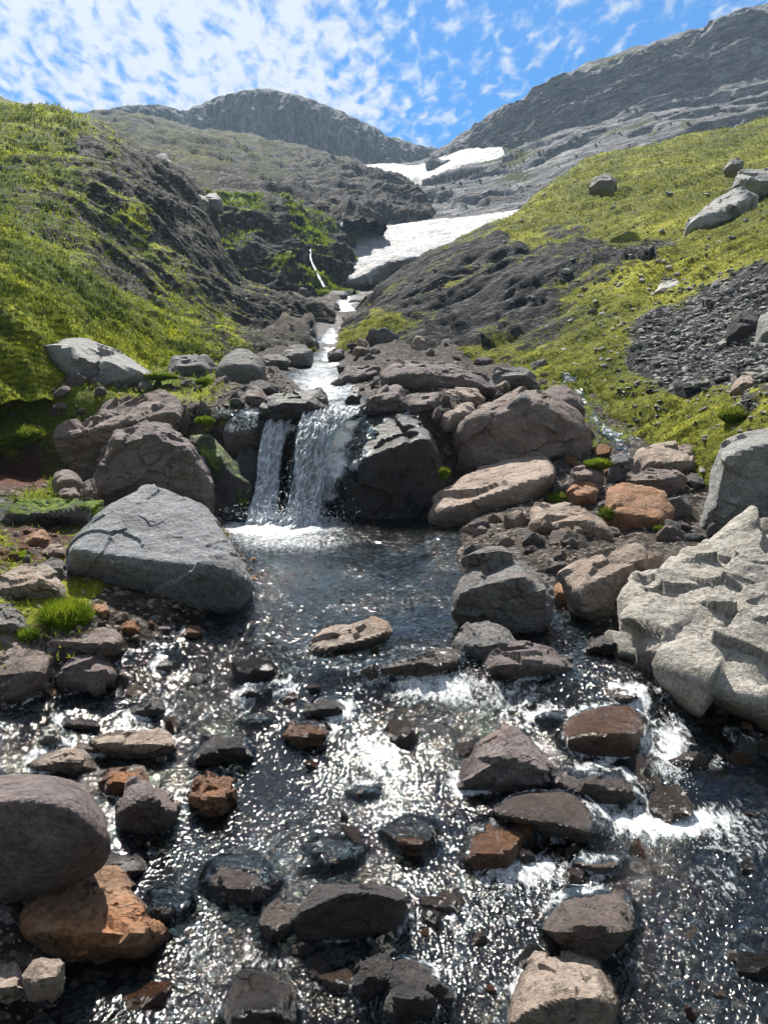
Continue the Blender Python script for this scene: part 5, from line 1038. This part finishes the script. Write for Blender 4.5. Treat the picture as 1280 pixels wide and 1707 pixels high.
tuft('moss_cushion', 20, 728, 10.7, 110, 40, 900, M['grass'], 'green moss hummock hanging over the red earth bank', 'moss', 0.16)
tuft('moss_cushion', 110, 858, 7.0, 80, 22, 160, M['tuft'], 'moss mat on the flat grey ledge', 'moss', 0.22)
tuft('moss_cushion', 35, 932, 6.2, 42, 26, 90, M['tuft'], 'moss clump among the reddish bank stones', 'moss', 0.22)
tuft('moss_cushion', 1100, 882, 7.3, 22, 11, 60, M['grass'], 'tiny moss clump on the pinkish boulder', 'moss', 0.22)

# ------------------------------------------------------------------ the stream
from mathutils.kdtree import KDTree
FOAM = [(465, 874, 115, 28, 1.1), (475, 896, 140, 34, 0.62), (420, 858, 60, 20, 0.9), (640, 905, 90, 25, .2), (720, 1148, 120, 36, .85), (850, 1160, 100, 36, .55), (620, 1225, 170, 46, .16), (480, 1275, 130, 40, .20), (800, 1200, 120, 40, .4), (1110, 1370, 150, 34, .95), (1230, 1400, 90, 60, .5),
        (1120, 1250, 36, 60, .75), (870, 1450, 100, 40, .75), (800, 1530, 110, 46, .45), (320, 1590, 60, 80, .35), (420, 1600, 90, 50, .35), (1050, 1600, 60, 60, .4), (540, 645, 80, 50, .72), (530, 612, 70, 24, .62), (558, 598, 30, 20, .9), (560, 575, 26, 40, 1.1), (578, 530, 26, 44, 1.1),
        (1000, 1130, 60, 40, .25), (560, 1110, 80, 20, .25), (300, 1150, 120, 30, .12), (560, 950, 180, 30, .10), (720, 1400, 80, 30, .3), (1200, 1480, 80, 60, .4), (640, 1600, 120, 40, .35)]
def water_sheet(name, Y0, Y1, nY, u0, u1, nU, level, label):
    us = np.linspace(u0, u1, nU); Yw = 1/np.linspace(1/Y0, 1/Y1, nY)
    if Y1 < 9.9: us = np.concatenate([np.linspace(-520, u0, 36, endpoint=False), us, np.linspace(u1, 1800, 37)[1:]]); Yw = np.concatenate([np.linspace(0.45, Y0, 40, endpoint=False), Yw])
    U, Y = np.meshgrid(us, Yw)
    X = Y*(U-640)/1280*1.06; Z = W_xy(X, Y) if Y1 < 9.9 else level(Y); xl, xr = edges(Y)
    P = np.stack([X, Y, Z], -1); u, v = w2px(P)
    foam = 0*X
    for (a, b, ru, rv, s) in FOAM: foam = np.maximum(foam, s*np.exp(-(((u-a)/ru)**2+((v-b)/rv)**2)))
    # water heaps over the rocks it covers
    heap = np.zeros_like(Z)
    for o, RP, RF, wet in ROCKS:
        if wet < 0.55 or RP[:, 1].min() > Y1 or RP[:, 1].max() < Y0: continue
        k = np.nonzero((X > RP[:, 0].min()) & (X < RP[:, 0].max()) & (Y > RP[:, 1].min()) & (Y < RP[:, 1].max()))
        if not len(k[0]) or o is bw: continue
        bv = BVHTree.FromPolygons([tuple(q) for q in RP], [tuple(f) for f in RF])
        for i, j in zip(*k):
            h = bv.ray_cast(Vector((X[i, j], Y[i, j], 5)), Vector((0, 0, -1)))
            if h[0] is not None:
                e = h[0].z-Z[i, j]; lim = 0.03 if wet < 0.95 else 0.055
                if -0.02 < e < lim: heap[i, j] = max(heap[i, j], e+0.010)
    hb = heap
    for _ in range(5):
        q = np.pad(hb, 1, mode='edge'); hb = np.maximum(heap, (q[1:-1, 1:-1]*2+q[:-2, 1:-1]+q[2:, 1:-1]+q[1:-1, :-2]+q[1:-1, 2:])/6)
    slope = np.abs(np.gradient(Z, axis=0)/np.gradient(Y, axis=0))
    sl = sstep(0.02, 0.18, slope)
    turb = np.clip(0.75 + 0.55*sstep(4.2, 5.5, Y)*sstep(11, 9.6, Y) + 0.5*sl + 0.7*np.clip(foam, 0, 1) + 3*hb, 0, 1.6)
    xs_ = [RP[(np.abs(RP[:, 2]-W_xy(RP[:, 0], RP[:, 1])) < 0.025) & (RP[:, 1] > Y0) & (RP[:, 1] < Y1)] for o, RP, RF, wet in ROCKS]; xs_ = np.concatenate(xs_)
    lo_, hi_ = edges(xs_[:, 1]); xs_ = xs_[(xs_[:, 0] > lo_-.1) & (xs_[:, 0] < hi_+.1)]
    if len(xs_):
        kd = KDTree(len(xs_)); [kd.insert((a_, b_, 0), i_) for i_, (a_, b_, _) in enumerate(xs_)]; kd.balance()
        dd = np.array([kd.find((a_, b_, 0))[2] for a_, b_ in zip(X.ravel(), Y.ravel())]).reshape(X.shape)
        foam = np.maximum(foam, (0.25+0.75*sl)*0.8*np.exp(-dd/(0.012*np.clip(Y, 1, 9)))*sstep(-0.25, 0.35, fbm(np.stack([X, Y, 0*X], -1)/0.16, 3)))
    turb = turb*(0.42+0.95*sstep(-0.28, 0.30, fbm(np.stack([X, Y*0.55, 0*X], -1)/0.42+7, 3)))
    rip = 0*X; fn = 0*X; q0 = np.stack([X, Y, 0*Y], -1); q0 = q0 + 0.06*np.stack([fbm(q0/0.3, 2), fbm(q0/0.3+40, 2), 0*X], -1)
    for kk, wk in ((0.55, 1-sstep(2.6, 4.0, Y)), (1.05, sstep(2.6, 4.0, Y)*(1-sstep(5.0, 8.0, Y))), (1.9, sstep(5.0, 8.0, Y)*(1-sstep(14, 24, Y))), (5.0, sstep(14, 24, Y))):
        if wk.max() <= 0: continue
        q = q0/kk; rip += wk*kk*(0.012*fbm(q/0.34, 3, 0.5) + 0.0034*fbm(q/0.080+5, 2, 0.5) + 0.0016*fbm(q/0.036+9, 2, 0.5)); fn += wk*kk*fbm(q/0.06, 3, 0.6)
    Z = Z + hb + rip*turb*1.5 + 0.022*np.clip(foam, 0, 1)*fn
    foam = np.clip(foam + 0.25*sl*fbm(q0/0.15+3, 3), 0, 1.2)
    P = np.stack([X, Y, Z], -1)
    gz = G(X, Y); keep = (X > xl-0.5*np.clip(Y/3, 1, 3)) & (X < xr+0.5*np.clip(Y/3, 1, 3)) & (gz < Z+0.12)
    kc = keep[:-1, :-1] | keep[1:, 1:]
    V, F, at = compact(P.reshape(-1, 3), grid_faces(*X.shape, keep=kc), {'foam': foam.ravel(), 'turb': turb.ravel(), 'w1': (1-sstep(2.8, 4.2, Y)).ravel(), 'w2': (sstep(2.8, 4.2, Y)*(1-sstep(5.5, 8.5, Y))).ravel()})
    o = add_obj(name, mesh_np(name, V, F, at), M['water']); tag(o, label, kind='structure'); return o
water_sheet('stream_water', 1.5, 9.75, 430, -30, 1310, 470, W_near, 'clear mountain stream with glinting ripples, pool and rapids')
water_sheet('stream_water', 9.95, 50, 160, 380, 680, 130, W_far, 'narrow white stream above the falls tumbling down the ravine')

def fall(name, rows, nu, subs, label, foam=0.9, amp=0.05):
    P, U, V = loft(rows, nu, subs); n = grid_normals(P)
    s = np.linspace(0, 1, nu)[None, :]; t = np.linspace(0, 1, P.shape[0])[:, None]
    q = np.stack([P[..., 0]*16, P[..., 1]*2.5, P[..., 2]*2.2], -1)
    d = amp*fbm(q, 4, 0.6, True) + amp*1.0*fbm(P*np.array([17, 17, 10]), 3, 0.6, True) + amp*0.35*fbm(P*44, 2)
    edge = np.minimum(s, 1-s)*2
    fo = np.clip(foam*(0.55+0.5*sstep(0, .5, edge)) + 0.55*fbm(q*1.3+4, 3), 0, 1.3)*sstep(0.0, 0.25, edge+0.35*fbm(q*0.8, 3))
    if P[..., 1].max() > 20: d = d*0.3
    P = P + np.stack([0.25*d, -d, 0.5*d], -1)
    o = add_obj(name, mesh_np(name, P.reshape(-1, 3), grid_faces(*P.shape[:2]), {'foam': fo.ravel(), 'turb': np.full(fo.size, 1.3)}), M['fall']); tag(o, label, kind='structure'); return o
fall('waterfall', [
 [(456, 890, 8.70), (500, 892, 8.66), (542, 888, 8.72)], [(466, 866, 8.90), (500, 866, 8.84), (536, 866, 8.90)], [(485, 770, 9.32), (513, 770, 9.24), (546, 770, 9.26)], [(494, 712, 9.62), (528, 712, 9.52), (568, 712, 9.52)],
 [(502, 694, 9.88), (543, 692, 9.80), (594, 694, 9.78)], [(512, 682, 10.5), (550, 681, 10.5), (620, 682, 10.4)]], 120, [12, 64, 34, 22, 14], 'white main waterfall pouring past the black wet boulder', 1.75, 0.08)
fall('waterfall', [
 [(398, 876, 9.0), (430, 878, 8.98), (462, 878, 8.98)], [(408, 856, 9.22), (435, 856, 9.18), (464, 858, 9.2)], [(424, 795, 9.6), (444, 795, 9.56), (466, 795, 9.58)], [(434, 725, 9.9), (455, 725, 9.88), (480, 725, 9.9)],
 [(436, 702, 10.06), (460, 702, 10.04), (488, 702, 10.04)], [(438, 690, 10.6), (465, 690, 10.6), (496, 690, 10.6)]], 80, [12, 40, 34, 20, 12], 'thinner shaded waterfall beside the upright black flake', 0.85, 0.06)
fall('waterfall', [
 [(538, 478, 46), (543, 478, 46)], [(525, 452, 48), (529, 452, 48)], [(516, 428, 50), (519, 428, 50)], [(515, 414, 52), (519, 414, 52)], [(502, 404, 55), (506, 404, 55)], [(481, 372, 58), (484, 370, 58)]], 8, [20, 20, 14, 14, 20], 'thread of white water falling down the mossy ledges', 0.5, 0.1)
# film of water sliding over the shoulder of the black boulder
u, v = w2px(PW); nW = vnormals(PW, FW)
msk = sstep(640, 560, u + 0.35*(v-700) + 26*fbm(PW*4, 3))*sstep(870, 840, v)*(nW[:, 1] < 0.55)
ff = FW[(msk[FW] > 0.02).all(1)]
Vf, Ff, at = compact(PW + nW*(0.014+0.018*fbm(PW*np.array([9, 9, 3]), 3, 0.5, True)[:, None]*0.6), ff, {'foam': np.clip(msk*(0.75+0.5*fbm(PW*np.array([10, 6, 2.5]), 3)), 0, 1), 'turb': np.ones(len(PW))*1.2})
tag(add_obj('water_film', mesh_np('water_film', Vf, Ff, at), M['fall']), 'sheet of white water sliding over the shoulder of the black boulder', kind='structure')
# little side stream below the meadow
def brook(rows, label):
    P, U, V = loft(rows, 9, [5]*(len(rows)-1)); Ys = np.array([surf_Y(a, b) for a, b in zip(U.ravel(), V.ravel())]).reshape(U.shape)
    for _ in range(2):
        q = np.pad(Ys, 1, mode='edge'); Ys = (q[1:-1, 1:-1]*2+q[:-2, 1:-1]+q[2:, 1:-1]+q[1:-1, :-2]+q[1:-1, 2:])/6
    C = px2w(U, V, Ys-0.02); C[..., 2] += 0.02
    ti, si = np.linspace(0, C.shape[0]-1, 150), np.linspace(0, 8, 50)
    P = pchip(np.arange(C.shape[0]), C.reshape(C.shape[0], -1), ti).reshape(150, 9, 3); P = pchip(np.arange(9), P.transpose(1, 0, 2).reshape(9, -1), si).reshape(50, 150, 3).transpose(1, 0, 2)
    P[..., 2] += 0.03*fbm(P*7, 3) + 0.02*fbm(P*20, 2)
    ed = np.minimum(np.linspace(0, 1, 50), np.linspace(1, 0, 50))[None, :]*2
    o = add_obj('brook_water', mesh_np('brook_water', P.reshape(-1, 3), grid_faces(150, 50), {'foam': (np.clip(0.42+0.7*fbm(P*4, 3), 0, 1)*sstep(0, .5, ed+.15*fbm(P*5, 2))).ravel(), 'turb': np.full(7500, 1.2)}), M['water']); tag(o, label, kind='structure')
brook([[(1030, 764, 9.3), (1090, 764, 9.3)], [(1020, 738, 9.9), (1082, 742, 9.9)], [(985, 712, 10.6), (1010, 712, 10.6)], [(962, 680, 11.5), (986, 680, 11.5)], [(942, 645, 12.4), (968, 645, 12.4)], [(934, 622, 13.4), (950, 622, 13.4)]], 'little side stream trickling below the mossy slope')
# spray
def spray(n, gen, label, size):
    P = gen(n); V, F = np.array([(1, 0, 0), (-1, 0, 0), (0, 1, 0), (0, -1, 0), (0, 0, 1), (0, 0, -1)], float), np.array([(0, 2, 4), (2, 1, 4), (1, 3, 4), (3, 0, 4), (2, 0, 5), (1, 2, 5), (3, 1, 5), (0, 3, 5)])
    s = size*(0.35+rg.rand(n)**2.5)
    VV = (V[None]*s[:, None, None]+P[:, None, :]).reshape(-1, 3); FF = (F[None]+(np.arange(n)*6)[:, None, None]).reshape(-1, 3)
    tag(add_obj('spray', mesh_np('spray', VV, FF), M['drop']), label, kind='stuff')
def g_fall(n):
    t = rg.rand(n)**0.7; uu = 545-52*t+rg.normal(size=n)*(16+20*t); vv = 695+175*t-np.abs(rg.normal(size=n))*10; return px2w(uu, vv, 9.72-0.95*t-np.abs(rg.normal(size=n))*.10)
spray(500, g_fall, 'drops of spray round the main waterfall', 0.006)
def g_base(n):
    uu = rg.normal(468, 52, n); h = np.abs(rg.normal(size=n))*16; Yq = rg.normal(8.75, .15, n); q = px2w(uu, 866-h, Yq); return q
spray(700, g_base, 'drops of spray above the foot of the falls', 0.006)
def g_rap(n):
    c = np.array([(740, 1140, 90, 20, 3.85), (1120, 1362, 100, 16, 2.72), (870, 1440, 60, 18, 2.45), (1120, 1260, 24, 40, 3.1), (560, 560, 12, 16, 25.0)])
    k = rg.randint(4, size=n); q = c[k]; uu = q[:, 0]+rg.normal(size=n)*q[:, 2]*.8; Yq = q[:, 4]+rg.normal(size=n)*.06; P = px2w(uu, np.full(n, 1000), Yq); P[:, 0] = Yq*(uu-640)/1280*1.06; P[:, 2] = W_xy(P[:, 0], Yq)+0.012+np.abs(rg.normal(size=n))*.022; return P
spray(1100, g_rap, 'drops leaping from the rapids', 0.0028)
# ------------------------------------------------------------------ air
hz_me = bpy.data.meshes.new('haze'); bm = bmesh.new(); bmesh.ops.create_cube(bm, size=1.0); bm.to_mesh(hz_me); bm.free()
hz = add_obj('haze', hz_me); hz.scale = (700, 420, 190); hz.location = (0, 170, 88); tag(hz, 'thin blue summer haze filling the valley', kind='stuff')
hm, ht, hout = new_mat('haze_air'); pv = N(ht, 'ShaderNodeVolumePrincipled', inp={'Density': 0.00042, 'Anisotropy': 0.25}); pv.inputs['Color'].default_value = (0.55, 0.76, 1.0, 1); L(ht, pv.outputs[0], hout.inputs['Volume']); hz_me.materials.append(hm)
print('tris', sum(len(o.data.loops)-2*len(o.data.polygons) for o in SC.objects if o.type == 'MESH'), 'objects', len(SC.objects))
